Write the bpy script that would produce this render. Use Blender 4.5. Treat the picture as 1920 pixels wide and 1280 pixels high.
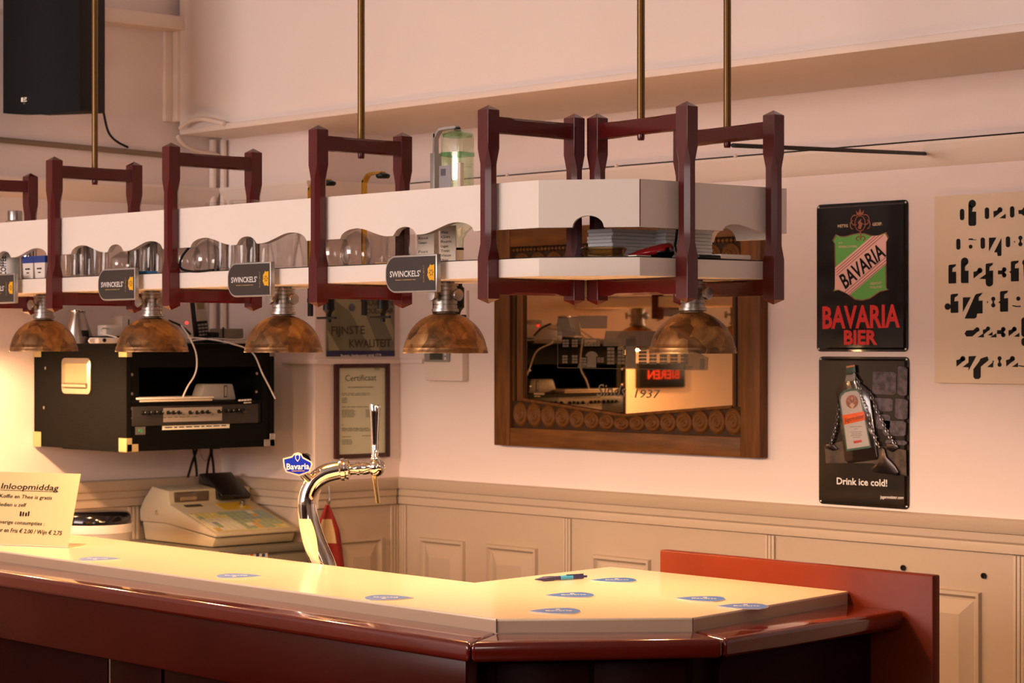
import bpy, bmesh, math, random
from mathutils import Vector, Matrix
random.seed(7)
S = bpy.context.scene
for o in list(bpy.data.objects): bpy.data.objects.remove(o)
COL = S.collection
# ------------------------------------------------------------------ camera, light, exposure
FPX, CX, HY = 4150.0, 960.0, 645.0
TH = math.atan2(3824, 4150)
FW = Vector((-math.cos(TH), math.sin(TH), 0)); RT = Vector((math.sin(TH), math.cos(TH), 0)); UP = Vector((0, 0, 1))
CAM = Vector((5.604, -4.661, 1.63))
cd = bpy.data.cameras.new('camera'); cam = bpy.data.objects.new('camera', cd); COL.objects.link(cam)
cd.sensor_width = 36; cd.lens = FPX/1920*36; cd.shift_y = 5/1920; cd.clip_start = .05
cam.matrix_world = Matrix(((RT.x, 0, -FW.x, CAM.x), (RT.y, 0, -FW.y, CAM.y), (0, 1, 0, CAM.z), (0, 0, 0, 1)))
cd.dof.use_dof = True; cd.dof.focus_distance = 4.7; cd.dof.aperture_fstop = 9
S.camera = cam
S.view_settings.view_transform = 'Standard'; S.view_settings.look = 'None'
S.view_settings.exposure = 0.22; S.view_settings.gamma = 1; S.view_settings.use_curve_mapping = False
w = bpy.data.worlds.new('world'); S.world = w; w.use_nodes = True
w.node_tree.nodes['Background'].inputs[0].default_value = (1.0, .80, .68, 1); w.node_tree.nodes['Background'].inputs[1].default_value = .24
def area(name, loc, target, sx, sy, power, col):
    l = bpy.data.lights.new(name, 'AREA'); l.shape = 'RECTANGLE'; l.size = sx; l.size_y = sy; l.energy = power; l.color = col
    o = bpy.data.objects.new(name, l); COL.objects.link(o); o.location = loc
    o.rotation_euler = (Vector(target)-Vector(loc)).to_track_quat('-Z', 'Y').to_euler(); return o
area('window_light', (.9, -7.2, 2.3), (1.2, 0, 2.0), 3.4, 1.5, 178, (1.0, .84, .78))
area('side_fill_light', (6.7, -5.6, 2.3), (0, -.4, 2.0), 1.6, 1.4, 36, (1.0, .84, .78))  # added fill light from the unseen right side, no window stands there
LAMP_W = 16; LAMP_COL = (1.0, .58, .27)

# ------------------------------------------------------------------ sight lines onto real planes
def ray(x, y): return FW + RT*((x-CX)/FPX) - UP*((y-HY)/FPX)
def onX(x, y, X): d = ray(x, y); return CAM + d*((X-CAM.x)/d.x)
def onY(x, y, Y): d = ray(x, y); return CAM + d*((Y-CAM.y)/d.y)
def onZ(x, y, Z): d = ray(x, y); return CAM + d*((Z-CAM.z)/d.z)
def onP(x, y, p, n): d = ray(x, y); return CAM + d*((p-CAM).dot(n)/d.dot(n))

# ------------------------------------------------------------------ materials
def lin(c): return tuple((v/255/12.92 if v/255 <= .04045 else ((v/255+.055)/1.055)**2.4) for v in c)
MATS = {}
def mat(name, rgb, rough=.5, metal=0, spec=.5, bump=0, bscale=60, var=0, vscale=8, coat=0, trans=0, ior=1.45, emit=0, stretch=None, rgb2=None, alpha=1):
    if name in MATS: return MATS[name]
    m = bpy.data.materials.new(name); m.use_nodes = True; nt = m.node_tree; b = nt.nodes['Principled BSDF']
    c = lin(rgb)
    b.inputs['Base Color'].default_value = (*c, 1); b.inputs['Roughness'].default_value = rough; b.inputs['Metallic'].default_value = metal
    b.inputs['Specular IOR Level'].default_value = spec; b.inputs['Coat Weight'].default_value = coat; b.inputs['Coat Roughness'].default_value = .06
    b.inputs['Transmission Weight'].default_value = trans; b.inputs['IOR'].default_value = ior; b.inputs['Alpha'].default_value = alpha
    if emit: b.inputs['Emission Color'].default_value = (*c, 1); b.inputs['Emission Strength'].default_value = emit
    if var or bump or rgb2:
        tc = nt.nodes.new('ShaderNodeTexCoord'); mp = nt.nodes.new('ShaderNodeMapping'); nt.links.new(tc.outputs['Object'], mp.inputs[0])
        if stretch: mp.inputs['Scale'].default_value = stretch
        if var or rgb2:
            n = nt.nodes.new('ShaderNodeTexNoise'); n.inputs['Scale'].default_value = vscale; n.inputs['Detail'].default_value = 5
            nt.links.new(mp.outputs[0], n.inputs['Vector'])
            r = nt.nodes.new('ShaderNodeValToRGB'); r.color_ramp.elements[0].position = .3; r.color_ramp.elements[1].position = .7
            c2 = lin(rgb2) if rgb2 else tuple(v*(1-var) for v in c)
            r.color_ramp.elements[0].color = (*c2, 1); r.color_ramp.elements[1].color = (*c, 1)
            nt.links.new(n.outputs['Fac'], r.inputs[0]); nt.links.new(r.outputs[0], b.inputs['Base Color'])
        if bump:
            n2 = nt.nodes.new('ShaderNodeTexNoise'); n2.inputs['Scale'].default_value = bscale; n2.inputs['Detail'].default_value = 4
            nt.links.new(mp.outputs[0], n2.inputs['Vector']); bp = nt.nodes.new('ShaderNodeBump'); bp.inputs['Strength'].default_value = bump; bp.inputs['Distance'].default_value = .002
            nt.links.new(n2.outputs['Fac'], bp.inputs['Height']); nt.links.new(bp.outputs[0], b.inputs['Normal'])
    MATS[name] = m; return m
WALL = mat('wall paint', (232, 216, 210), .8, bump=.15, bscale=90)
WALLU = mat('upper wall paint', (232, 220, 214), .8, bump=.1, bscale=70)
TRIMW = mat('white painted trim', (232, 216, 204), .55, bump=.05, bscale=40)
WAINS = mat('taupe painted panelling', (186, 166, 146), .45, bump=.06, bscale=50)
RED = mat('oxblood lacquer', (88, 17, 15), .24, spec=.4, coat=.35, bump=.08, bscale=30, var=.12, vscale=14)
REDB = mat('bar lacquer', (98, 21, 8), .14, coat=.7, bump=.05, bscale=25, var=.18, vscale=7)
REDD = mat('shade-toned bar front lacquer', (40, 9, 6), .35, spec=.04, var=.2, vscale=5)  # lacquer darkened so the shade low on the bar front is in the colour
REDA = mat('shade-toned apron lacquer', (66, 14, 5), .22, spec=.15, var=.25, vscale=4)  # apron red deepened, the bar front's shade is put into this colour
CREAM = mat('cream shelf board', (244, 232, 220), .4, bump=.03)
TOP = mat('cream laminate', (240, 220, 188), .22, coat=.25)
EDGE = mat('laminate edge band', (182, 155, 130), .45)
BRASSROD = mat('aged brass rod', (110, 82, 44), .35, metal=.75)
CHROME = mat('chrome', (225, 222, 215), .06, metal=1)
STEEL = mat('brushed steel', (170, 165, 160), .3, metal=1)
ALU = mat('turned aluminium', (165, 158, 152), .38, metal=1)
BLACK = mat('black plastic', (13, 12, 12), .45, spec=.3)
BLACKG = mat('black gloss plastic', (14, 12, 13), .12, coat=.5)
TOLEX = mat('black tolex', (11, 10, 9), .7, spec=.12, bump=.6, bscale=260, var=.4, vscale=120)
WHITEP = mat('white plastic', (232, 222, 212), .4)
GREYP = mat('grey plastic', (150, 146, 140), .5)
BEIGEP = mat('beige register plastic', (182, 168, 140), .5)
GREYCAB = mat('grey cabinet', (108, 102, 90), .5)
def thin_glass(name, tint, edge=.55, base=.05):
    m = bpy.data.materials.new(name); m.use_nodes = True; nt = m.node_tree; nt.nodes.remove(nt.nodes['Principled BSDF']); out = nt.nodes['Material Output']
    tr = nt.nodes.new('ShaderNodeBsdfTransparent'); tr.inputs[0].default_value = (*tint, 1); gl = nt.nodes.new('ShaderNodeBsdfGlossy'); gl.inputs['Roughness'].default_value = .03
    lw = nt.nodes.new('ShaderNodeLayerWeight'); lw.inputs[0].default_value = .35
    mr = nt.nodes.new('ShaderNodeMapRange'); mr.inputs['To Min'].default_value = base; mr.inputs['To Max'].default_value = edge
    nt.links.new(lw.outputs['Facing'], mr.inputs['Value']); mx = nt.nodes.new('ShaderNodeMixShader')
    nt.links.new(mr.outputs[0], mx.inputs[0]); nt.links.new(tr.outputs[0], mx.inputs[1]); nt.links.new(gl.outputs[0], mx.inputs[2]); nt.links.new(mx.outputs[0], out.inputs[0]); return m
GLASS = thin_glass('clear glass', (.975, .968, .96), .34, .03)
MIRROR = mat('old mirror', (192, 162, 122), .02, metal=1)
OAK = mat('carved oak', (120, 74, 28), .5, spec=.3, rgb2=(82, 48, 18), vscale=9, stretch=(6, 6, .7), bump=.25, bscale=30)
OAKH = mat('oak rail', (120, 74, 28), .5, spec=.3, rgb2=(82, 48, 18), vscale=9, stretch=(.7, 6, 6), bump=.25, bscale=30)
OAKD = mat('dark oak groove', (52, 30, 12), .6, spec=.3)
INK = mat('black ink', (9, 7, 7), .5, spec=.2)
PAPER = mat('paper', (226, 220, 204), .7)
WHITEINK = mat('white print', (235, 228, 220), .5)
ETCH = mat('etched glass', (112, 98, 80), .8)
SIGNBLACK = mat('black enamel tin', (5, 4, 6), .2, spec=.3, coat=.35)
DARKWOOD = mat('dark frame wood', (62, 28, 22), .35)

# ------------------------------------------------------------------ mesh helpers
class MB:
    def __init__(s): s.v = []; s.f = []; s.M = Matrix()
    def add(s, vs, fs):
        b = len(s.v); s.v += [s.M @ Vector(p) for p in vs]; s.f += [tuple(i+b for i in f) for f in fs]; return s
    def box(s, a, b):
        x0, y0, z0 = [min(a[i], b[i]) for i in range(3)]; x1, y1, z1 = [max(a[i], b[i]) for i in range(3)]
        return s.add([(x0,y0,z0),(x1,y0,z0),(x1,y1,z0),(x0,y1,z0),(x0,y0,z1),(x1,y0,z1),(x1,y1,z1),(x0,y1,z1)],
                     [(0,3,2,1),(4,5,6,7),(0,1,5,4),(1,2,6,5),(2,3,7,6),(3,0,4,7)])
    def ext(s, poly, off):            # polygon of 3D points swept by off
        off = Vector(off); n = len(poly); p = [Vector(q) for q in poly]
        nrm = Vector((0,0,0))
        for i in range(n): nrm += p[i].cross(p[(i+1) % n])
        if nrm.dot(off) < 0: p.reverse()
        vs = p+[q+off for q in p]
        return s.add(vs, [tuple(range(n-1, -1, -1)), tuple(range(n, 2*n))]+[(i, (i+1) % n, (i+1) % n+n, i+n) for i in range(n)])
    def prism(s, poly, z0, z1): return s.ext([(x, y, z0) for x, y in poly], (0, 0, z1-z0))
    def lathe(s, prof, n=24, c=(0,0,0), ax=None):
        c = Vector(c); vs = []; fs = []
        q = Vector((0,0,1)).rotation_difference(Vector(ax)).to_matrix() if ax else Matrix.Identity(3)
        for r, z in prof:
            for k in range(n):
                a = 2*math.pi*k/n; vs.append(c+q@Vector((r*math.cos(a), r*math.sin(a), z)))
        for i in range(len(prof)-1):
            for k in range(n): fs.append((i*n+k, i*n+(k+1) % n, (i+1)*n+(k+1) % n, (i+1)*n+k))
        if prof[0][0] > 1e-5: fs.append(tuple(range(n-1, -1, -1)))
        if prof[-1][0] > 1e-5: fs.append(tuple((len(prof)-1)*n+k for k in range(n)))
        return s.add(vs, fs)
    def open_lathe(s, prof, n=24, c=(0,0,0)):   # closed profile loop revolved (hollow vessels)
        c = Vector(c); m = len(prof); vs = []; fs = []
        for r, z in prof:
            for k in range(n):
                a = 2*math.pi*k/n; vs.append(c+Vector((r*math.cos(a), r*math.sin(a), z)))
        for i in range(m-1):
            for k in range(n): fs.append((i*n+k, i*n+(k+1) % n, (i+1)*n+(k+1) % n, (i+1)*n+k))
        return s.add(vs, fs)
    def tube(s, pts, r, n=8):
        pts = [Vector(p) for p in pts]; rs = r if isinstance(r, (list, tuple)) else [r]*len(pts); vs = []; fs = []
        up = None
        for i, p in enumerate(pts):
            t = (pts[min(i+1, len(pts)-1)]-pts[max(i-1, 0)]).normalized()
            if up is None: up = t.orthogonal().normalized()
            up = (up-t*up.dot(t)).normalized(); b = t.cross(up)
            for k in range(n):
                a = 2*math.pi*k/n; vs.append(p+(up*math.cos(a)+b*math.sin(a))*rs[i])
        for i in range(len(pts)-1):
            for k in range(n): fs.append((i*n+k, i*n+(k+1) % n, (i+1)*n+(k+1) % n, (i+1)*n+k))
        fs.append(tuple(range(n-1, -1, -1))); fs.append(tuple((len(pts)-1)*n+k for k in range(n)))
        return s.add(vs, fs)
    def sphere(s, c, r, n=16, m=10, sz=1):
        return s.lathe([(max(r*math.sin(math.pi*i/m), 1e-6), -r*sz*math.cos(math.pi*i/m)) for i in range(m+1)], n, c)
def spline(pts, n=8):
    pts = [Vector(p) for p in pts]; P = [pts[0]]+pts+[pts[-1]]; out = []
    for i in range(1, len(P)-2):
        for k in range(n):
            t = k/n; a, b, c, d = P[i-1], P[i], P[i+1], P[i+2]
            out.append(.5*((2*b)+(c-a)*t+(2*a-5*b+4*c-d)*t*t+(3*b-a-3*c+d)*t**3))
    return out+[pts[-1]]
ORG = {}
def tagit(o, label=None, cat=None, group=None, kind=None):
    if label: o['label'] = label
    if cat: o['category'] = cat
    if group: o['group'] = group
    if kind: o['kind'] = kind
    return o
def thing(name, label, cat, loc=(0,0,0), group=None):
    o = bpy.data.objects.new(name, None); o.empty_display_size = .05; COL.objects.link(o); o.location = loc; ORG[o.name] = Vector(loc)
    return tagit(o, label, cat, group)
def obj(name, mb, m, parent=None, bevel=0, smooth=35, local=False, label=None, loc=None, seg=2):
    """one mesh object; mb in world coordinates unless local"""
    me = bpy.data.meshes.new(name); org = Vector((0,0,0))
    if not local:
        if parent: org = ORG[parent.name]
        elif loc is not None: org = Vector(loc)
        else:
            xs = [v for v in mb.v]; org = Vector((sum(v.x for v in xs)/len(xs), sum(v.y for v in xs)/len(xs), min(v.z for v in xs)))
    me.from_pydata([tuple(v-org) for v in mb.v], [], mb.f); me.update()
    bm = bmesh.new(); bm.from_mesh(me)
    bmesh.ops.remove_doubles(bm, verts=bm.verts, dist=1e-6)
    bmesh.ops.recalc_face_normals(bm, faces=bm.faces)
    if bevel:
        es = [e for e in bm.edges if len(e.link_faces) == 2 and e.calc_face_angle(0) > .5]
        bmesh.ops.bevel(bm, geom=es, offset=bevel, segments=seg, affect='EDGES', profile=.5, clamp_overlap=True)
    bm.to_mesh(me); bm.free()
    me.materials.append(m)
    if smooth: me.shade_smooth(); me.set_sharp_from_angle(angle=math.radians(smooth))
    o = bpy.data.objects.new(name, me); COL.objects.link(o)
    if parent: o.parent = parent; ORG[o.name] = Vector((0,0,0)) if local else org
    else: o.location = org if not local else (loc or (0,0,0)); ORG[o.name] = org if not local else Vector((0,0,0))
    if label: o['label'] = label
    return o
def single(name, mb, m, label, cat, group=None, **k): return tagit(obj(name, mb, m, **k), label, cat, group)
def struct(name, mb, m, parent=None, **k):
    o = obj(name, mb, m, parent, **k)
    if not parent: o['kind'] = 'structure'
    return o
def copy_tree(o, parent=None, loc=None):
    c = o.copy(); COL.objects.link(c); c.parent = parent
    if loc is not None: c.location = loc
    for ch in list(o.children): copy_tree(ch, c)
    return c
TXT = {}
def text_mesh(s, bold):
    if (s, bold) in TXT: return TXT[(s, bold)]
    cu = bpy.data.curves.new('t', 'FONT'); cu.body = s; cu.offset = bold; cu.resolution_u = 2
    o = bpy.data.objects.new('t', cu); COL.objects.link(o)
    dg = bpy.context.evaluated_depsgraph_get(); me = bpy.data.meshes.new_from_object(o.evaluated_get(dg))
    vs = [v.co.copy() for v in me.vertices]; fs = [tuple(p.vertices) for p in me.polygons]
    bpy.data.objects.remove(o); bpy.data.curves.remove(cu); bpy.data.meshes.remove(me)
    TXT[(s, bold)] = (vs, fs); return vs, fs
def letters(mb, s, A, B, h, n, bold=0, shear=0, up=None):
    """text s on baseline A->B, capitals h tall, n = outward normal"""
    vs, fs = text_mesh(s, bold); A = Vector(A); B = Vector(B); n = Vector(n).normalized()
    r = B-A; L = r.length; r = r/L; u = Vector(up).normalized() if up else n.cross(r)
    x0 = min(v.x for v in vs); x1 = max(v.x for v in vs); k = L/(x1-x0); ky = h/.70
    b = len(mb.v)
    mb.v += [A+r*((v.x-x0)*k+v.y*ky*shear)+u*(v.y*ky)+n*.0002 for v in vs]
    mb.f += [tuple(i+b for i in f) for f in fs]
    return mb
def bars(mb, A, B, h, n, words):     # unreadable small print: short strokes of print along a line
    A = Vector(A); B = Vector(B); u = Vector((0,0,1)); t = 0
    for wd in words:
        p = A.lerp(B, t); q = A.lerp(B, min(1, t+wd)); mb.add([p, q, q+u*h, p+u*h], [(0,1,2,3)]); t += wd+.03
        if t >= 1: break
    return mb
def flat(mb, pts): return mb.add(pts, [tuple(range(len(pts)))])

# ================================================================== ROOM
struct('floor', MB().box((-3, -9, -.05), (7, 2, 0)), mat('dark floor', (38, 27, 20), .4, var=.3))
struct('ceiling', MB().box((-.8, -7.6, 3.25), (7.2, .3, 3.35)), WALLU)
struct('wall_right', MB().box((0, 0, 0), (7.0, .2, 3.25)), WALL)
struct('wall_left', MB().box((-.711, -7.6, 0), (-.511, -.349, 3.25)), WALL)
struct('wall_front', MB().box((-.711, -7.6, 0), (7.2, -7.4, 3.25)), mat('front wall paint', (176, 150, 132), .8))
struct('wall_far', MB().box((7.0, -7.4, 0), (7.2, .2, 3.25)), mat('front wall paint', (176, 150, 132), .8))
struct('baseboard_front', MB().box((-.511, -7.4, 0), (7.0, -7.36, 1.25)), mat('dark front panelling', (70, 44, 32), .4))
struct('baseboard_far', MB().box((6.96, -7.36, 0), (7.0, 0, 1.25)), mat('dark front panelling', (70, 44, 32), .4))
struct('wall_pier', MB().box((-.711, -.349, 0), (0, .2, 3.25)), WALL)
# bulkhead above the mirror wall, with its lip board
bk = MB().box((-.47, -.545, 2.33), (4.6, 0, 3.25)); struct('trim_1', bk, WALLU)
struct('trim_2', MB().box((-.45, -.56, 2.313), (4.6, -.002, 2.332)), TRIMW, bevel=.003)
# picture rail: lip on top and a cove sloping back
def rail_along_x(prof, x0, x1, y): return MB().ext([(x0, y-d, z) for d, z in prof], (x1-x0, 0, 0))
def rail_along_y(prof, y0, y1, x): return MB().ext([(x+d, y0, z) for d, z in prof], (0, y1-y0, 0))
pr = [(0, 2.150), (.032, 2.150), (.034, 2.142), (.028, 2.128), (.014, 2.106), (.004, 2.088), (0, 2.086)]
struct('trim_3', rail_along_x(pr, 0, 4.6, 0), TRIMW); struct('trim_4', rail_along_y(pr, -.349, -.03, 0), TRIMW)
struct('trim_5', rail_along_x(pr, -.48, 0, -.349), TRIMW); struct('trim_6', rail_along_y(pr, -5.0, -.38, -.511), TRIMW)
# dado rail and wainscot
dr = [(0, 1.194), (.026, 1.194), (.031, 1.190), (.030, 1.165), (.026, 1.158), (.020, 1.156), (.020, 1.137), (.015, 1.131), (.017, 1.122), (.017, 1.108), (.008, 1.105), (0, 1.105)]
t_ = struct('trim_7', rail_along_x(dr, 0, 4.6, 0), WAINS); struct('trim_8', rail_along_y(dr, -.349, -.028, 0), WAINS)
struct('trim_9', rail_along_x(dr, -.482, 0, -.349), WAINS); struct('trim_10', rail_along_y(dr, -5.0, -.378, -.511), WAINS)
def raised(mb, o, r, n, w0, z0, z1):    # raised-and-fielded panel on a face: o origin, r along, n out
    o = Vector(o); r = Vector(r); n = Vector(n); z = Vector((0,0,1)); h = z1-z0
    def ring(i, d): return [o+r*i+z*(z0+i)+n*d, o+r*(w0-i)+z*(z0+i)+n*d, o+r*(w0-i)+z*(z1-i)+n*d, o+r*i+z*(z1-i)+n*d]
    rs = [ring(0, .0002), ring(.003, .011), ring(.011, .012), ring(.016, .004), ring(.019, .0006), ring(.024, .0006), ring(.060, .015)]
    vs = sum(rs, []); fs = []
    for k in range(len(rs)-1):
        for i in range(4): fs.append((k*4+i, k*4+(i+1) % 4, k*4+4+(i+1) % 4, k*4+4+i))
    fs.append(tuple(range(len(vs)-4, len(vs)))); return mb.add(vs, fs)
def pilaster(mb, o, r, n, wd):
    o = Vector(o); r = Vector(r); n = Vector(n)
    for k in range(3):
        a = o+r*(wd*(k+.08)/3); b = o+r*(wd*(k+.92)/3)
        mb.ext([a, b, b+n*.007, a+n*.007], (0, 0, 1.104))
    return mb
wn = struct('trim_11', MB().box((.002, -.006, 0), (4.6, 0, 1.106)), WAINS)
X_strip = [onY(747, 950, -.01).x+.004, onY(1055, 980, -.01).x, onY(1434, 1020, -.01).x, onY(1899, 1050, -.01).x]
for xs in X_strip: obj('pilaster_strip', pilaster(MB(), (xs, -.006, 0), (1,0,0), (0,-1,0), .036), WAINS, wn, bevel=.002)
ztop = onY(830, 1010, -.006).z
for a, b in [(788, 873), (913, 1009), (1113, 1221), (1240, 1360), (1490, 1610), (1700, 1841), ]:
    xa, xb = onY(a, 1010, -.006).x, onY(b, 1010, -.006).x
    obj('raised_panel', raised(MB(), (xa, -.006, 0), (1,0,0), (0,-1,0), xb-xa, .64, ztop), WAINS, wn, smooth=0)
for a, b in [(788, 873), (913, 1009), (1113, 1221), (1240, 1360), (1490, 1610), (1700, 1841)]:
    xa, xb = onY(a, 1010, -.006).x, onY(b, 1010, -.006).x
    obj('raised_panel', raised(MB(), (xa, -.006, 0), (1,0,0), (0,-1,0), xb-xa, .12, .58), WAINS, wn, smooth=0)
w2 = struct('trim_12', MB().box((0, -.349, 0), (.006, -.002, 1.106)), WAINS)
obj('pilaster_strip', pilaster(MB(), (.006, -.012, 0), (0,-1,0), (1,0,0), .036), WAINS, w2, bevel=.002)
obj('raised_panel', raised(MB(), (.006, -.27, 0), (0,1,0), (1,0,0), .19, .64, ztop), WAINS, w2, smooth=0)
struct('trim_13', MB().box((-.505, -.355, 0), (.002, -.349, 1.106)), WAINS)
w3 = struct('trim_14', MB().box((-.511, -5.0, 0), (-.505, -.356, 1.106)), WAINS)
for yy in (-.68, -1.25, -1.85): obj('pilaster_strip', pilaster(MB(), (-.505, yy, 0), (0,-1,0), (1,0,0), .045), WAINS, w3, bevel=.002)
for yy in (-1.2, -.95): obj('raised_panel', raised(MB(), (-.505, yy, 0), (0,1,0), (1,0,0), .19, .64, ztop), WAINS, w3, smooth=0)
# bolts left in the wainscot on the right
for x, y in ((1694, 1064), (1845, 1079)):
    p = onY(x, y, -.008); obj('bolt_socket', MB().lathe([(.0075, 0), (.0075, .004), (.004, .004), (.004, .001)], 14, p, (0,-1,0)), mat('dark bolt', (50, 42, 38), .3, metal=.8), wn)
# small shelf batten round the pier
bt = MB().box((-.16, -.362, 1.566), (.012, -.349, 1.583)); bt.box((0, -.349, 1.566), (.012, 0, 1.583)); bt.box((.012, -.010, 1.567), (.125, 0, 1.583))
struct('trim_15', bt, WALL, bevel=.002)
# boxing boards in the upper left corner
struct('trim_16', MB().box((-.511, -1.3, 2.655), (-.44, -.500, 2.70)), TRIMW, bevel=.004)
struct('trim_17', MB().box((-.511, -.556, 2.36), (-.468, -.522, 2.655)), TRIMW, bevel=.003)
struct('trim_18', MB().box((-.511, -.585, 2.36), (-.495, -.556, 2.655)), TRIMW, bevel=.002)
# old brown pipe on the left wall
single('wall_pipe', MB().tube([onX(-60, 257, -.50), onX(0, 262, -.50), onX(150, 276, -.50), onX(300, 290, -.50), onX(360, 296, -.50)], .009, 10), mat('brown pipe', (132, 112, 92), .5),
       'thin brown grey pipe running along the left wall below the black speaker', 'pipe')
# white conduits in the corner
wc = thing('cable_conduit', 'pair of white vertical conduits in the inner wall corner behind the rack', 'conduit', (-.49, -.37, 1.64))
obj('pipe', MB().tube([(-.497, -.395, 2.31), (-.497, -.395, 1.64)], .012, 10), TRIMW, wc)
obj('pipe', MB().tube([(-.478, -.366, 2.31), (-.478, -.366, 1.64)], .011, 10), TRIMW, wc)
single('bent_cable', MB().tube(spline([onX(333, 256, -.45), onX(345, 270, -.46), onX(365, 281, -.47), onX(395, 287, -.48), onX(410, 292, -.485)]), .007, 8), TRIMW,
       'bent white cable dropping from the bulkhead end towards the corner conduits', 'cable')
single('arched_cable', MB().tube(spline([onY(338, 240, -.575), onY(355, 228, -.575), onY(375, 223, -.572), onY(395, 226, -.57), onY(420, 232, -.568)]), .0075, 8), TRIMW,
       'white arched cable bowing up over the left end of the bulkhead lip', 'cable')

# ================================================================== BAR
bar = thing('bar_counter', 'long angled bar with cream laminate top and red lacquered front trim', 'bar', (1.2, -1.6, 0))
ctop = [(-.50, -1.772), (2.442, -1.788), (2.687, -1.497), (2.602, -.914), (1.884, -.914), (1.929, -1.388), (-.50, -1.378)]
obj('countertop', MB().prism(ctop, 1.099-.004, 1.10), TOP, bar, bevel=.001, seg=1)
ins = [(-.50, -1.771), (2.4415, -1.787), (2.686, -1.4965), (2.601, -.915), (1.885, -.915), (1.930, -1.387), (-.50, -1.379)]
obj('edge_band', MB().prism(ins, 1.066, 1.0955), EDGE, bar)
ends = [(2.442, -1.788), (2.687, -1.497)]
for x, y in ends: obj('edge_seam', MB().box((x-.0008, y-.0008, 1.073), (x+.0008, y+.0008, 1.0995)), mat('seam brown', (88, 62, 48), .6), bar, smooth=0)
to = [(-.50, -1.910), (2.515, -1.922), (2.797, -1.528), (2.752, -.914)]; ti = [(-.50, -1.74), (2.42, -1.755), (2.655, -1.48), (2.57, -.914)]
for k in range(3):
    a, b, c, d = [Vector((*p, 0)) for p in (to[k], to[k+1], ti[k+1], ti[k])]
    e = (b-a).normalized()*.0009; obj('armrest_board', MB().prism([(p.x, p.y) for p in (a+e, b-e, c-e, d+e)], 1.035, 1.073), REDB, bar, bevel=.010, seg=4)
# apron, body panels
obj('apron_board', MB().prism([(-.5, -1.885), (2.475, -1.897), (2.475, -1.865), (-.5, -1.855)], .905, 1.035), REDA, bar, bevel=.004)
body = [(-.5, -1.80), (2.44, -1.81), (2.69, -1.50), (2.66, -.914), (1.90, -.914), (1.95, -1.36), (-.5, -1.36)]
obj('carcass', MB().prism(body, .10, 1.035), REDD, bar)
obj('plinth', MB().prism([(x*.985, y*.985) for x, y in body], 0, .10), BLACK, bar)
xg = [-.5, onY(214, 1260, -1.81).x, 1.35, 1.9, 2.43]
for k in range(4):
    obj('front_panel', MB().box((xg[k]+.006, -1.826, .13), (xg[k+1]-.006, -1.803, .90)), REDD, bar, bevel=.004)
obj('joint_strip', MB().box((xg[1]-.004, -1.822, .13), (xg[1]+.004, -1.80, .90)), STEEL, bar, label='thin steel strip between two dark front panels')
q0 = Vector((2.44, -1.81, 0)); q1 = Vector((2.69, -1.50, 0)); nn = Vector((q1.y-q0.y, -(q1.x-q0.x), 0)).normalized()
for t0, t1 in ((.04, .49), (.51, .96)):
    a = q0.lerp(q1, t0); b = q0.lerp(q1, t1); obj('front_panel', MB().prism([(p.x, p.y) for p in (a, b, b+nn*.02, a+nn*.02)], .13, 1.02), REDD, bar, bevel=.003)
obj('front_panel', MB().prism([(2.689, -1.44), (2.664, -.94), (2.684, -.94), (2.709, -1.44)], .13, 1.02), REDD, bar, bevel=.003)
obj('end_panel', MB().box((2.043, -.912, 0), (2.822, -.886, 1.151)), mat('end panel lacquer', (112, 42, 17), .3, spec=.12, var=.2, vscale=6, bump=.05), bar, bevel=.004)

# ================================================================== HANGING RACK
rack = thing('hanging_rack', 'white two-tier glass rack on oxblood posts hung by brass rods above the bar', 'rack', (1.3, -1.456, 1.71))
def octs(wd, c, z):
    return [(wd, -wd+c, z), (wd, wd-c, z), (wd-c, wd, z), (-wd+c, wd, z), (-wd, wd-c, z), (-wd, -wd+c, z), (-wd+c, -wd, z), (wd-c, -wd, z)]
def post_mesh():
    m = MB(); H = .413; wd = .0163
    lv = [(wd, .0008, .010), (wd, .0008, .095), (wd, .009, .125), (wd, .009, .290), (wd, .0008, .322), (wd, .0008, H-.011)]
    vs = [(0, 0, 0)]; fs = []
    for a, c, z in lv: vs += octs(a, c, z)
    vs.append((0, 0, H)); n = len(lv)
    for i in range(8): fs.append((0, 1+(i+1) % 8, 1+i)); fs.append((len(vs)-1, 1+(n-1)*8+i, 1+(n-1)*8+(i+1) % 8))
    for k in range(n-1):
        for i in range(8): fs.append((1+k*8+i, 1+k*8+(i+1) % 8, 9+k*8+(i+1) % 8, 9+k*8+i))
    return m.add(vs, fs)
PM = None
def put_post(x, y):
    global PM
    z = 1.714
    if PM is None:
        PM = obj('post', post_mesh(), RED, rack, local=True, smooth=20); o = PM
    else: o = PM.copy(); COL.objects.link(o)
    o.location = Vector((x, y, z))-ORG[rack.name]
YF, YR = -1.5800, -1.3314
frames = [((-.105, YF), (-.075, YR)), ((.4716, YF), (.4716, YR)), ((1.0197, YF), (1.0197, YR)), ((1.6118, YF), (1.6118, YR)), ((2.1883, YF), (2.1883, YR)),
          ((2.5153, -1.3285), (2.2217, -1.2942)), ((2.5211, -1.0644), (2.2280, -1.030))]
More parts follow.
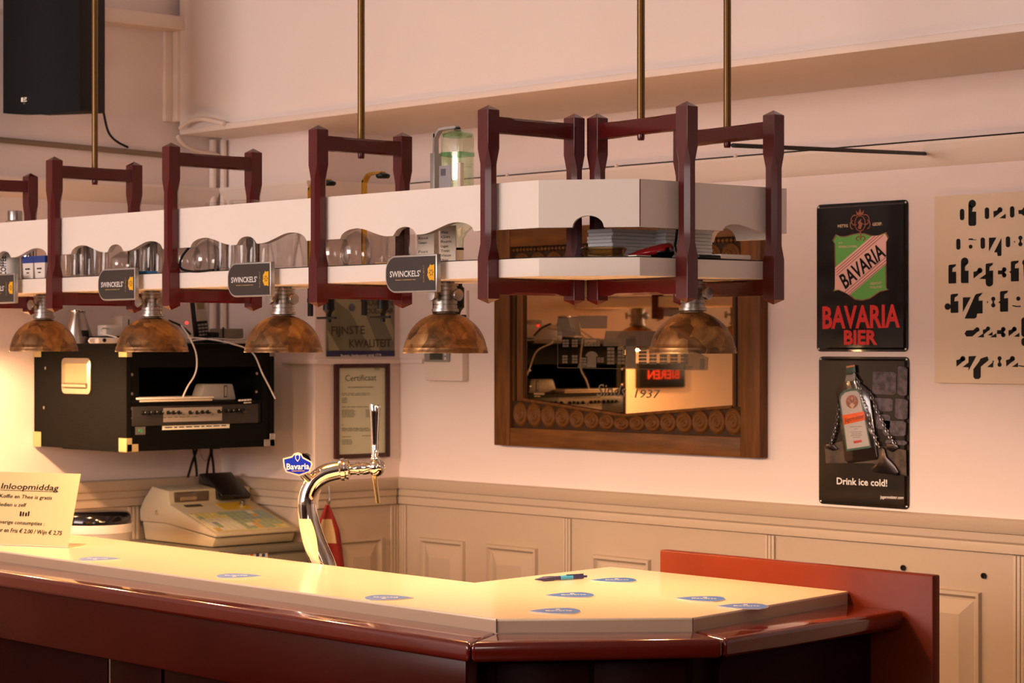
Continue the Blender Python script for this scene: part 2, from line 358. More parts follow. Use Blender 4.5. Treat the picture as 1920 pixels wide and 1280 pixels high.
def beam(a, b, z0, z1, t=.012, cut=.25):
    a = Vector((*a, 0)); b = Vector((*b, 0)); d = (b-a).normalized(); n = Vector((-d.y, d.x, 0)); L = (b-a).length
    # long sides relieved by a stopped chamfer in the middle
    st = [(0, 0), (.20*L, 0), (.27*L, .004), (.73*L, .004), (.80*L, 0), (L, 0)]; vs = []; fs = []
    for s, c in st:
        p = a+d*s
        for u, v in [(-t, z0+c*1.2), (-t+c, z0), (t-c, z0), (t, z0+c*1.2), (t, z1-c*1.2), (t-c, z1), (-t+c, z1), (-t, z1-c*1.2)]: vs.append(p+n*u+Vector((0,0,v)))
    for k in range(len(st)-1):
        for i in range(8): fs.append((k*8+i, k*8+(i+1) % 8, k*8+8+(i+1) % 8, k*8+8+i))
    fs.append(tuple(range(7, -1, -1))); fs.append(tuple((len(st)-1)*8+i for i in range(8)))
    return MB().add(vs, fs)
for (a, b) in frames:
    put_post(*a); put_post(*b)
    obj('crossbeam', beam(a, b, 2.070, 2.103), RED, rack, smooth=20); obj('crossbeam', beam(a, b, 1.733, 1.767), RED, rack, smooth=20)
def rod(x, y):
    o = obj('hanging_rod', MB().tube([(x, y, 2.10), (x, y, 3.25)], .0083, 14), BRASSROD, rack)
    obj('rod_nut', MB().lathe([(.007, 0), (.008, .004), (.008, .012)], 12, (x, y, 2.058)), RED, rack)
for i in (1, 3, 5, 6):
    (a, b) = frames[i]; rod((a[0]+b[0])/2, (a[1]+b[1])/2)
# lower shelf and upper shelf boards
XL = -.50
FY = -1.566; cA = onY(1010, 339, FY); KA = (cA.x, FY); KB = (2.490, onX(1200, 335, 2.490).y); KC = (2.507, onX(1475, 351, 2.507).y); KL = (2.504, -1.052)
outl = [(XL, FY), KA, KB, KL, (2.21, -1.046), (2.19, -1.318), (XL, -1.318)]
obj('lower_shelf', MB().prism(outl, 1.768, 1.806), CREAM, rack, bevel=.002)
inl = [(XL, FY+.017), (KA[0]-.006, FY+.017), (KB[0]-.016, KB[1]+.008), (2.488, -1.056), (2.215, -1.05), (2.20, -1.326), (XL, -1.326)]
obj('shelf_mat', MB().prism(inl, 1.806, 1.8085), mat('black rubber mat', (20, 18, 18), .7), rack)
obj('upper_shelf', MB().prism([(x, y) for x, y in inl], 1.908, 1.922), CREAM, rack)
# scalloped fascia boards
def sstep(t): t = max(0, min(1, t)); return t*t*(3-2*t)
def scallop(t):
    """cut height (0..1) across a full bay, t in 0..1"""
    u = t if t <= .5 else 1-t
    if abs(t-.5) < .066: return math.sqrt(max(0, 1-((t-.5)/.066)**2))*.86
    if .085 < u < .40:
        if u < .19: return math.sqrt(max(0, 1-((.19-u)/.105)**2))
        return (1-sstep((u-.19)/.21))
    return 0
def arch(t, c=.5, hw=.15): return math.sqrt(max(0, 1-((t-c)/hw)**2)) if abs(t-c) < hw else 0
def fascia(A, B, cuts, z0=1.867, z1=1.964, th=.016, hgt=.0215, n=None):
    """board from A to B (plan); cuts = list of (s0, s1, function)"""
    A = Vector((*A, 0)); B = Vector((*B, 0)); L = (B-A).length; d = (B-A)/L; nv = Vector((-d.y, d.x, 0))*th
    ss = {0.0, L}
    for s0, s1, fn in cuts:
        for k in range(97): ss.add(s0+(s1-s0)*k/96)
    ss = sorted(ss); lo = []
    for s in ss:
        z = z0
        for s0, s1, fn in cuts:
            if s0 <= s <= s1: z = z0+hgt*fn((s-s0)/(s1-s0))
        lo.append(z)
    vs = []; fs = []
    for s, z in zip(ss, lo):
        p = A+d*s; vs += [p+UP*z, p+UP*z1, p+nv+UP*z, p+nv+UP*z1]
    for k in range(len(ss)-1):
        i = 4*k; fs += [(i, i+4, i+5, i+1), (i+2, i+3, i+7, i+6), (i, i+2, i+6, i+4), (i+1, i+5, i+7, i+3)]
    i = 4*(len(ss)-1); fs += [(0, 1, 3, 2), (i, i+2, i+3, i+1)]
    return MB().add(vs, fs)
fx = [f[0][0] for f in frames[:5]]; h_ = .016
bays = [(fx[k]+h_-XL, fx[k+1]-h_-XL, scallop) for k in range(4)]
obj('fascia_board', fascia((XL, FY), KA, bays), CREAM, rack, smooth=25)
L2 = math.hypot(KB[0]-KA[0], KB[1]-KA[1])
obj('fascia_board', fascia(KA, KB, [(0, L2, lambda t: arch(t, .49, .155))], hgt=.024), CREAM, rack, smooth=25)
sA = (onX(1356, 425, 2.50).y-KB[1]); sB = (onX(1438, 425, 2.503).y-KB[1]); L3 = KC[1]-KB[1]
def half(t): return math.sqrt(max(0, 1-((.28-t)/.28)**2)) if t < .28 else 1-sstep((t-.28)/.72)
obj('fascia_board', fascia(KB, KC, [(sA, min(sB, L3-.02), half)], hgt=.015), CREAM, rack, smooth=25)
obj('fascia_board', fascia((2.49, -1.004), (2.200, -.996), [(.02, .27, lambda t: arch(t, .55, .16))], z0=1.856, hgt=.03), CREAM, rack, smooth=25)
obj('board_seam', MB().box((KB[0]-.0007, KB[1]-.0012, 1.868), (KB[0]+.0009, KB[1]+.0006, 1.9635)), mat('seam brown', (88, 62, 48), .6), rack, smooth=0)
# stay from rack to the wall
p1 = onY(1735, 288, -.02); p0 = Vector((2.39, -1.047, 2.062))
st = thing('wall_stay', 'thin black steel stay running from the rack post to a wall plate', 'stay', p1)
obj('rod', MB().tube([p0, p0.lerp(p1, .45), p1], .005, 8), BLACK, st)
pa, pb = onY(1708, 290, 0), onY(1747, 287, 0)
obj('wall_plate', MB().box((pa.x, -.014, p1.z-.012), (pb.x, 0, p1.z+.012)), BLACK, st, bevel=.001)
for xx in (pa.x+.012, pb.x-.012): obj('screw', MB().lathe([(.0045, 0), (.0045, .002), (.002, .003)], 10, (xx, -.014, p1.z), (0,-1,0)), STEEL, st)

# ================================================================== LAMPS
def dome_mat():
    m = bpy.data.materials.new('patinated bronze'); m.use_nodes = True; nt = m.node_tree; b = nt.nodes['Principled BSDF']
    tc = nt.nodes.new('ShaderNodeTexCoord'); oi = nt.nodes.new('ShaderNodeObjectInfo')
    ad = nt.nodes.new('ShaderNodeVectorMath'); ad.operation = 'ADD'; nt.links.new(tc.outputs['Object'], ad.inputs[0]); nt.links.new(oi.outputs['Location'], ad.inputs[1])
    vo = nt.nodes.new('ShaderNodeTexVoronoi'); vo.inputs['Scale'].default_value = 26; vo.distance = 'MANHATTAN'
    ns = nt.nodes.new('ShaderNodeTexNoise'); ns.inputs['Scale'].default_value = 22; ns.inputs['Detail'].default_value = 7; ns.inputs['Distortion'].default_value = 1.2
    for t in (vo, ns): nt.links.new(ad.outputs[0], t.inputs['Vector'])
    mx = nt.nodes.new('ShaderNodeMixRGB'); mx.inputs[0].default_value = .35; nt.links.new(ns.outputs['Fac'], mx.inputs[1]); nt.links.new(vo.outputs['Color'], mx.inputs[2])
    cr = nt.nodes.new('ShaderNodeValToRGB'); e = cr.color_ramp.elements
    e[0].position = .30; e[0].color = (*lin((84, 62, 42)), 1); e[1].position = .72; e[1].color = (*lin((188, 146, 88)), 1)
    x = e.new(.5); x.color = (*lin((140, 102, 64)), 1)
    nt.links.new(mx.outputs[0], cr.inputs[0]); nt.links.new(cr.outputs[0], b.inputs['Base Color'])
    b.inputs['Metallic'].default_value = .8; b.inputs['Roughness'].default_value = .4
    bp = nt.nodes.new('ShaderNodeBump'); bp.inputs['Strength'].default_value = .25; bp.inputs['Distance'].default_value = .002; nt.links.new(ns.outputs['Fac'], bp.inputs['Height']); nt.links.new(bp.outputs[0], b.inputs['Normal'])
    return m
DOME = dome_mat(); INNER = mat('lamp inner white', (230, 215, 190), .6); BULB = mat('bulb glow', (255, 214, 150), .4, emit=6)
def make_lamp():
    t = thing('dome_lamp', '', 'lamp', (0,0,0))
    R = .0945; out = [(R, 0), (R, .004), (R*.985, .006), (R*.985, .012), (R*.972, .013)]
    for k in range(1, 13):
        a = math.radians(6+k*6.2); out.append((R*.97*math.cos(a), .003+R*.93*math.sin(a)))
    out.append((.0235, .0925)); inn = [(.0215, .0905)]+[(r-.0025, z-.0022) for r, z in reversed(out[4:-1])]+[(R-.004, .001), (R, 0)]
    obj('dome_shade', MB().open_lathe(out+inn, 40), DOME, t, local=True, smooth=40)
    col = [(.0275, .0905), (.0300, .092), (.0300, .098)]
    z = .098
    for k in range(5): col += [(.0265, z+.0005), (.0265, z+.0078), (.0243, z+.0084), (.0243, z+.0100)]; z += .0102
    col += [(.0290, z), (.0290, z+.005), (.021, z+.005), (.021, .158)]
    obj('collar', MB().lathe(col, 32), ALU, t, local=True, smooth=40)
    obj('ceiling_plate', MB().lathe([(.021, .153), (.021, .158)], 24), BLACK, t, local=True)
    for az in (48, 132, 270):
        a = math.radians(az); d = RT*math.cos(a)-FW*math.sin(a); c = d*.024+UP*.128
        kn = obj('thumb_screw', MB().lathe([(.004, 0), (.0035, .012), (.006, .013), (.0125, .014), (.0135, .016), (.0135, .021), (.0125, .023), (.008, .0235)], 20, c, d), STEEL, t, local=True, smooth=40)
    obj('socket', MB().lathe([(.019, .09), (.019, .080), (.012, .078)], 18), INNER, t, local=True)
    obj('bulb', MB().lathe([(.010, .080), (.016, .074), (.024, .064), (.026, .056), (.022, .046), (.012, .040), (.0001, .038)], 20), BULB, t, local=True)
    return t
lamp = make_lamp()
YL = -1.456
lamp_pos = [onY(835, 662, YL), onY(531, 658, YL), onY(285, 656, YL), onY(82, 653, YL)]
pl5 = onX(1299, 655, 2.375)
lamp_pos = [Vector((p.x, p.y, 1.610)) for p in lamp_pos+[pl5]]+[Vector((-.30, YL, 1.610))]
lamp_lab = ['bronze dome lamp hanging in front of the white thermostat', 'bronze dome lamp overlapping the right end of the black amp case', 'bronze dome lamp hanging before the middle of the black amp case',
            'leftmost visible bronze dome lamp, beside the brightly lit wall', 'bronze dome lamp hanging in front of the carved mirror', 'bronze dome lamp closest to the left wall, outside the picture']
for i, (p, lb) in enumerate(zip(lamp_pos, lamp_lab)):
    o = lamp if i == 0 else copy_tree(lamp)
    o.location = p; o['label'] = lb; o['group'] = 'bronze dome lamps under the rack'
    l = bpy.data.lights.new('lamp_light', 'POINT'); l.energy = LAMP_W; l.color = LAMP_COL; l.shadow_soft_size = .02
    lo = bpy.data.objects.new('lamp_light', l); COL.objects.link(lo); lo.location = p+Vector((0, 0, .016)); 

# ================================================================== SHELF-EDGE SIGNS
SG = mat('sign charcoal', (58, 52, 48), .35); SR = mat('sign silver rim', (178, 172, 166), .3, metal=.5); YEL = mat('hop yellow', (240, 178, 20), .5); GOLD = mat('gold print', (176, 140, 84), .5)
def sign_poly(x0, x1, z0, z1, R, n=10):
    pts = [(x1, z0), (x1, z1)]
    for k in range(n+1):
        a = math.pi/2+math.pi/2*k/n; pts.append((x0+R+R*math.cos(a), z1-R+R*math.sin(a)))
    for k in range(n+1):
        a = math.pi+math.pi/2*k/n; pts.append((x0+R+R*math.cos(a), z0+R+R*math.sin(a)))
    return pts
sign = thing('tap_sign', '', 'sign', (0,0,0))
obj('rim', MB().ext([(x, 0, z) for x, z in sign_poly(-.086, .086, -.0405, .0405, .034)], (0, .012, 0)), SR, sign, local=True, bevel=.0015)
obj('face', MB().ext([(x, -.0012, z) for x, z in sign_poly(-.0815, .0815, -.0365, .0365, .031)], (0, .0015, 0)), SG, sign, local=True)
lt = MB(); letters(lt, "SWINCKELS'", (-.069, -.0013, -.006), (.034, -.0013, -.006), .0128, (0,-1,0), bold=.015)
obj('lettering', lt, WHITEINK, sign, local=True, smooth=0)
gl = MB(); bars(gl, (-.05, -.0014, -.0135), (.018, -.0014, -.0135), .0016, 0, [.3, .05, .4, .3]); obj('small_print', gl, GOLD, sign, local=True, smooth=0)
vl = MB(); letters(vl, "PURE MALT", (.0465, -.0014, -.019), (.0465, -.0014, .018), .0035, (0,-1,0), bold=.01); obj('upright_print', vl, GOLD, sign, local=True, smooth=0)
hp = [(.0795, -.0165), (.0795, .0185), (.070, .0165), (.0665, .019), (.062, .013), (.0575, .009), (.0585, .002), (.0565, -.004), (.060, -.010), (.064, -.0155), (.071, -.0145)]
obj('hop_emblem', flat(MB(), [(x, -.0015, z) for x, z in hp]), YEL, sign, local=True, smooth=0)
em = MB()
for a in range(6):
    t = a*math.pi/3; em.add([(.0695+.002*math.cos(t+.5), -.0017, .001+.002*math.sin(t+.5)), (.0695+.007*math.cos(t-.25), -.0017, .001+.007*math.sin(t-.25)), (.0695+.0078*math.cos(t+.3), -.0017, .001+.0078*math.sin(t+.3))], [(0,1,2)])
obj('emblem_mark', em, mat('emblem brown', (120, 72, 14), .5), sign, local=True, smooth=0)
sx = [1.9515, 1.361, .7905, .20]
slab = ['dark shelf-edge sign with white lettering beside the octagonal tumbler', 'dark shelf-edge sign left of the tulip glass on the rack', 'dark shelf-edge sign below the upturned wine glass', 'dark shelf-edge sign cut by the left edge of the picture']
for i, (x, lb) in enumerate(zip(sx, slab)):
    o = sign if i == 0 else copy_tree(sign); o.location = (x, -1.592, 1.7815); o['label'] = lb; o['group'] = 'signs along the rack edge'

# ================================================================== GLASSWARE
ZS = 1.8086; ZU = 1.9222
def tumbler(r0, r1, h, th=.0022, base=.008): return MB().open_lathe([(.0001, 0), (r0, 0), (r0+.001, .002), (r1, h), (r1-th, h), (r0-th, base), (.0001, base-.001)], 24)
def up_down(mb, h): mb.v = [Vector((v.x, v.y, h-v.z)) for v in mb.v]; return mb
def tulip(): return MB().open_lathe([(.0001, 0), (.026, 0), (.027, .003), (.029, .03), (.036, .065), (.040, .085), (.037, .098), (.030, .108), (.0285, .108), (.035, .097), (.038, .085), (.034, .065), (.0265, .03), (.024, .008), (.0001, .006)], 28)
def wine_inv(): return MB().open_lathe([(.0225, 0), (.030, .018), (.032, .032), (.027, .047), (.012, .057), (.0045, .062), (.0035, .075), (.005, .088), (.026, .0925), (.029, .0945), (.029, .096), (.0001, .0955), (.0001, .093), (.0001, .062), (.010, .055), (.0255, .046), (.0302, .032), (.0285, .018), (.021, 0), (.0225, 0)], 26)
def balloon_inv(): return MB().open_lathe([(.030, 0), (.036, .02), (.036, .04), (.028, .062), (.016, .072), (.006, .078), (.006, .080), (.0001, .080), (.0001, .0775), (.015, .070), (.0265, .060), (.0342, .04), (.0342, .02), (.0284, 0), (.030, 0)], 26)
def octo(h=.062): 
    m = MB(); n = 10; rs = [(.036, 0), (.036, .010), (.033, .012), (.031, h), (.0285, h), (.030, .016), (.0001, .014)]
    vs = []; fs = []
    return m.open_lathe([(.0001, 0)]+rs, 10)
def glass(name, mb, px, row, label, group, z=ZS):
    p = onY(px, 500, row); return single(name, mb, GLASS, label, 'glass', group, local=True, loc=(p.x, row, z+(.0047 if name == 'octagonal_tumbler' else 0)))
G1 = 'straight tumblers on the lower shelf left bay'
used = []
tall = lambda: tumbler(.0245, .0285, .092)
proto = None
def row_of(pxs, row, lab, group, mk, name):
    global proto
    pr_ = None
    for i, px in enumerate(pxs):
        p = onY(px, 500, row)
        l_ = lab[i] if isinstance(lab, list) else lab
        if pr_ is None: pr_ = glass(name, mk(), px, row, l_, group)
        else:
            c = pr_.copy(); COL.objects.link(c); c.location = (p.x, row, ZS); c['label'] = l_
row_of([132, 160, 186], -1.508, ['straight clear tumbler nearest the left post of the second bay', 'straight clear tumbler, middle of three beside the left post', 'straight clear tumbler, third from the post, under the first scallop'], G1, tall, 'tumbler')
row_of([148, 176], -1.435, ['clear tumbler in the back row behind the first two front tumblers', 'clear tumbler in the back row behind the third front tumbler'], G1, tall, 'tumbler')
glass('wine_glass', wine_inv(), 229, -1.508, 'small stemmed glass standing upside down above the second sign', 'stemmed glasses')
row_of([262, 287], -1.505, ['clear ribbed tumbler right of the upturned stemmed glass', 'clear ribbed tumbler next to the second red post'], 'ribbed tumblers by the post', tall, 'tumbler')
row_of([275, 303], -1.425, ['clear tumbler in the back row left of the second red post', 'clear tumbler in the back row half hidden by the second red post'], 'ribbed tumblers by the post', tall, 'tumbler')
row_of([352], -1.500, 'upturned goblet just right of the second red post', 'goblets third bay', balloon_inv, 'goblet')
row_of([388], -1.508, 'clear upturned goblet under the first scallop of the third bay', 'goblets third bay', balloon_inv, 'goblet')
row_of([422, 462], -1.508, ['straight beer glass with small amber mark left of the third-bay sign', 'straight beer glass behind the arched notch of the third bay'], 'beer glasses third bay', tall, 'beer_glass')
row_of([408, 445, 485], -1.425, ['beer glass in the back row left of the amber mark', 'beer glass in the back row between the two front beer glasses', 'beer glass in the back row right of the arched notch'], 'beer glasses third bay', tall, 'beer_glass')
p = onY(425, 500, -1.57)
glass('tulip_glass', tulip(), 533, -1.470, 'tulip-shaped beer glass standing alone left of the third red post', 'tulip glasses')
glass('tulip_glass', tulip(), 588, -1.49, 'tulip-shaped glass half hidden behind the third red post', 'tulip glasses')
row_of([628], -1.500, 'upturned glass right of the third red post', 'goblets fourth bay', balloon_inv, 'goblet')
row_of([668], -1.508, 'broad upturned goblet with dark reflections in the fourth bay', 'goblets fourth bay', balloon_inv, 'goblet')
row_of([706], -1.43, 'cut glass tumbler behind the broad goblet', 'goblets fourth bay', lambda: tumbler(.024, .030, .075), 'tumbler')
glass('octagonal_tumbler', octo(), 753, -1.480, 'faceted short tumbler standing on a small cork mat above the right sign', 'faceted tumblers')
pp = onY(753, 500, -1.51); 
# upper shelf glasses: only the rims show above the fascia
for px, lab in ((404, 'small glass on the upper shelf, left of two showing their rims'), (459, 'small wider glass on the upper shelf, right of two showing their rims')):
    p = onY(px, 380, -1.47); single('shot_glass', up_down(tumbler(.024 if px < 430 else .036, .028 if px < 430 else .040, .060), .060), GLASS, lab, 'glass', 'glasses on the upper shelf', local=True, loc=(p.x, -1.47, ZU))
# jar with metal lid
p = onY(28, 400, -1.45); jar = thing('storage_jar', 'small glass jar with grey metal lid on the upper shelf at left', 'jar', (p.x, -1.45, ZU))
obj('jar_body', MB().open_lathe([(.0001, 0), (.032, 0), (.034, .004), (.034, .045), (.024, .058), (.0225, .058), (.032, .044), (.032, .006), (.0001, .004)], 22), GLASS, jar, local=True)
obj('lid', MB().lathe([(.0175, .057), (.0205, .058), (.0205, .082), (.0195, .085)], 20), STEEL, jar, local=True)
# cans and card boxes, leftmost bay
p = onY(8, 500, -1.53); can = thing('tea_tin', 'white tin with dark lettering at the left edge of the rack', 'tin', (p.x-.01, -1.51, ZS))
obj('body', MB().lathe([(.030, 0), (.030, .078)], 24), WHITEP, can, local=True); tl = MB(); letters(tl, 'COFFEE', (.0215, -.0215, .012), (.0215, -.0215, .066), .016, (.707, -.707, 0), bold=.02, up=(-.707, -.707, 0)); obj('lettering', tl, INK, can, local=True, smooth=0)
p = onY(25, 500, -1.51); single('steel_shaker', MB().lathe([(.018, 0), (.020, .01), (.020, .085), (.016, .088)], 22), CHROME, 'narrow polished metal shaker beside the white tin', 'shaker', local=True, loc=(p.x+.012, -1.47, ZS))
for k, (px, lb) in enumerate(((58, 'white card box with blue top band, left of the pair in the first bay'), (80, 'white card box with blue top band touching the first red post'))):
    p = onY(px, 500, -1.535); b = thing('tea_box', lb, 'box', (p.x, -1.522, ZS), 'tea boxes in the first bay')
    obj('carton', MB().ext([(-.026, -.02, 0), (.022, -.02, 0), (.024, -.02, .060), (-.034, -.02, .060)], (0, .045, 0)), WHITEP, b, local=True)
    obj('blue_band', MB().ext([(-.0345, -.0207, .042), (.0245, -.0207, .042), (.0245, -.0207, .0605), (-.036, -.0207, .0605)], (0, .0463, 0)), mat('box blue', (44, 66, 140), .5), b, local=True)
    bl = MB(); bars(bl, (-.018, -.0204, .024), (.012, -.0204, .024), .004, 0, [.3, .5]); bars(bl, (-.012, -.0204, .014), (.012, -.0204, .014), .003, 0, [.6]); obj('print', bl, INK, b, local=True, smooth=0)
# small things on the shelf
single('blue_wrapper', MB().ext([(x, y, ZS) for x, y in ((.0, 0), (.05, .012), (.06, .03), (.01, .025))], (0, 0, .006)), mat('blue foil', (40, 96, 140), .4), 'small flat blue wrapper lying on the black mat by the ribbed tumblers', 'wrapper', loc=(0,0,0)).location = (onY(248, 520, -1.57).x, -1.565, 0)
lv = thing('loose_cable', 'black cable looping behind the second red post on the lower shelf', 'cable', (onY(345, 480, -1.56).x, -1.56, ZS))
obj('cord', MB().tube(spline([onY(356, 462, -1.555), onY(341, 482, -1.56), onY(338, 500, -1.565), onY(348, 507, -1.565), onY(372, 509, -1.565), onY(400, 506, -1.565)], 8), .003, 8), BLACK, lv)
# tray and menu card, fourth bay
p = onY(745, 500, -1.51); single('cork_mat', MB().box((p.x-.06, -1.525, ZS), (p.x+.055, -1.445, ZS+.0045)), mat('cork', (176, 132, 84), .7, var=.3, vscale=60), 'thin cork coloured mat under the faceted tumbler', 'mat')
CARD = mat('menu card', (246, 228, 206), .6)
pa, pb = onY(783, 480, -1.36), onY(849, 480, -1.36); pm = onY(826, 480, -1.36)
mc = thing('menu_card', 'beige folded menu card with grey text lines standing on the rack', 'menu', ((pa.x+pb.x)/2, -1.36, ZS))
obj('left_leaf', MB().box((pa.x, -1.362, ZS), (onY(815, 480, -1.36).x, -1.36, ZS+.085)), CARD, mc); obj('right_leaf', MB().box((pm.x, -1.362, ZS), (pb.x+.012, -1.36, ZS+.09)), CARD, mc)
ml = MB(); random.seed(3)
for k in range(7):
    z = ZS+.010+.0105*k
    if k not in (3,): letters(ml, ['Jonge', 'Sherry', 'Port', 'Bacardi', 'Campari', 'Rosé', 'Wijnen'][k], (pa.x+.006, -1.3624, z), (pa.x+.006+.026+.004*(k % 3), -1.3624, z), .006, (0,-1,0), bold=.01)
    letters(ml, ['Likeur', 'Vieux', 'Tonic', 'Cognac', 'Rum', 'Gin', 'Whisky'][k], (pm.x+.004, -1.3624, z), (pm.x+.004+.026+.005*(k*2 % 3), -1.3624, z), .006, (0,-1,0), bold=.01)
obj('text_lines', ml, mat('grey print', (120, 100, 88), .6), mc, smooth=0)

# spirit dispensers behind the shelf
YD = -1.272
def dispenser(px_post, px_axis, ytop, metal, lab, bottle=False):
    xp = onY(px_post, 400, YD).x; xa = onY(px_axis, 400, YD).x; zt = onY(px_axis, ytop, YD).z
    t = thing('spirit_dispenser', lab, 'dispenser', (xp, YD, 1.70), 'spirit dispensers behind the rack')
    P = [Vector((xp, YD, 1.80)), Vector((xp, YD, zt-.035)), Vector((xp+.003, YD, zt-.018)), Vector((xp+.012, YD, zt-.006)), Vector((xp+.026, YD, zt)), Vector((xa, YD, zt+.001))]
    m = MB()
    pts = spline(P, 6)
    prev = None; vs = []; fs = []
    for i, q in enumerate(pts):
        tn = (pts[min(i+1, len(pts)-1)]-pts[max(i-1, 0)]).normalized(); nn_ = Vector((-tn.z, 0, tn.x))
        vs += [q+nn_*.0028+Vector((0, .007, 0)), q+nn_*.0028-Vector((0, .007, 0)), q-nn_*.0028-Vector((0, .007, 0)), q-nn_*.0028+Vector((0, .007, 0))]
    for i in range(len(pts)-1):
        for k in range(4): fs.append((4*i+k, 4*i+(k+1) % 4, 4*i+4+(k+1) % 4, 4*i+4+k))
    fs += [(3, 2, 1, 0), tuple(4*(len(pts)-1)+k for k in range(4))]
    obj('bracket_strip', m.add(vs, fs), metal, t, smooth=30)
    obj('slider_sleeve', MB().box((xp-.008, YD-.011, 1.955), (xp+.008, YD+.011, zt-.055 if bottle else 1.985)), metal, t, bevel=.001)
    obj('lower_post', MB().box((xp-.0065, YD-.004, 1.70), (xp+.0065, YD+.004, 1.7995)), BLACK, t)
    obj('shelf_clamp', MB().box((xp-.012, YD-.06, 1.772), (xp+.012, YD+.008, 1.80)), BLACK, t, bevel=.002)
    if not bottle: obj('rubber_cap', MB().lathe([(.006, .001), (.017, -.004), (.0175, -.009), (.014, -.013), (.004, -.013)], 20, (xa, YD, zt)), BLACK, t)
    else: obj('rubber_cap', MB().lathe([(.007, 0), (.008, -.006), (.010, -.007)], 16, (xa, YD, zt)), BLACK, t)
    obj('measure_head', MB().lathe([(.006, 1.80), (.011, 1.79), (.011, 1.765), (.0155, 1.76), (.0155, 1.715), (.009, 1.708), (.006, 1.70), (.006, 1.684)], 20, (xa, YD, 0)), BLACK, t)
    obj('push_lever', MB().box((xa-.036, YD-.012, 1.692), (xa+.036, YD-.004, 1.698)), BLACK, t, bevel=.001)
    obj('measure_arm', MB().box((xp-.006, YD-.006, 1.735), (xa, YD+.006, 1.745)), BLACK, t)
    return xa, zt
BR = mat('polished brass', (206, 158, 60), .2, metal=1)
dispenser(582, 617, 338, BR, 'brass bottle holder with black cap, half hidden by the third red post')
dispenser(683, 718, 324, BR, 'empty brass bottle holder with black cap, clear of the posts')
xa, zt = dispenser(817, 858, 239, mat('bracket grey', (176, 170, 166), .45, metal=.25), 'grey steel bottle holder clamping the upturned green bottle', True)
bo = thing('spirit_bottle', 'upturned clear green spirit bottle hanging in the steel holder', 'bottle', (xa, YD, 1.815))
B0 = zt-.007
BG = thin_glass('pale green glass', (.90, .97, .86), .5, .06); GR = thin_glass('green glass thick', (.55, .80, .52), .4, .08)
def rsq(w_, r_, z, n=6):
    pts = []
    for cx_, cy_, a0 in ((1, 1, 0), (-1, 1, 90), (-1, -1, 180), (1, -1, 270)):
        for k in range(n): a = math.radians(a0+90*k/(n-1)); pts.append((cx_*(w_-r_)+r_*math.cos(a), cy_*(w_-r_)+r_*math.sin(a), z))
    return pts
def loft(m, rings, off):
    n = len(rings[0]); vs = [Vector(p)+Vector(off) for r_ in rings for p in r_]; fs = []
    for k in range(len(rings)-1):
        for i in range(n): fs.append((k*n+i, k*n+(i+1) % n, (k+1)*n+(i+1) % n, (k+1)*n+i))
    fs.append(tuple(range(n-1, -1, -1))); fs.append(tuple((len(rings)-1)*n+i for i in range(n))); return m.add(vs, fs)
rot = Matrix.Translation((xa, YD, 0)) @ Matrix.Rotation(math.radians(12), 4, 'Z')
W_ = .0295
mb = MB(); mb.M = rot
loft(mb, [rsq(.0135, .0134, 1.816), rsq(.0135, .0134, 1.862), rsq(.0145, .0144, 1.875), rsq(.020, .014, 1.888), rsq(W_, .011, 1.902), rsq(W_+.001, .011, B0-.012), rsq(W_-.001, .011, B0-.005), rsq(W_-.006, .011, B0)], (0,0,0))
obj('bottle_glass', mb, BG, bo, smooth=40)
mb = MB(); mb.M = rot; loft(mb, [rsq(W_-.0035, .008, B0-.016), rsq(W_-.002, .008, B0-.008), rsq(W_-.012, .008, B0-.003)], (0,0,0)); obj('bottle_base', mb, GR, bo, smooth=40)
mb = MB(); mb.M = rot; loft(mb, [rsq(W_-.0025, .009, 1.91), rsq(W_-.0025, .009, B0-.060)], (0,0,0)); obj('liquid', mb, thin_glass('pale spirit', (.93, .98, .90), .3, .02), bo, smooth=40)
mb = MB(); mb.M = rot; loft(mb, [rsq(W_+.0018, .011, B0-.060), rsq(W_+.0018, .011, B0-.0515)], (0,0,0)); obj('green_band', mb, thin_glass('translucent green', (.55, .82, .62), .3, .05), bo, smooth=40)
mb = MB(); mb.M = rot; mb.box((-W_-.0008, -W_-.0016, 1.915), (.004, -W_-.0008, B0-.083)); obj('back_label', mb, mat('label grey', (150, 146, 150), .5), bo, label='grey label with barcode')
mb = MB(); mb.M = rot
for k in range(7): mb.box((-W_+.004+.0022*k, -W_-.0019, B0-.106), (-W_+.004+.0022*k+(.0013 if k % 2 else .0008), -W_-.0016, B0-.090))
obj('barcode', mb, INK, bo, smooth=0)
mb = MB(); mb.M = rot; mb.box((W_-.006, -W_-.0016, 1.915), (W_+.001, -W_-.0008, B0-.078)); mb.box((W_+.0012, -W_, 1.915), (W_+.002, -W_+.012, B0-.078)); obj('side_label', mb, PAPER, bo)
obj('neck_label', MB().lathe([(.0142, 1.822), (.0142, 1.848)], 24, (xa, YD, 0)), PAPER, bo); obj('neck_band', MB().lathe([(.0144, 1.848), (.0144, 1.8535)], 24, (xa, YD, 0)), INK, bo)
obj('stopper', MB().lathe([(.0125, 1.802), (.0135, 1.805), (.0135, 1.817)], 20, (xa, YD, 0)), INK, bo)

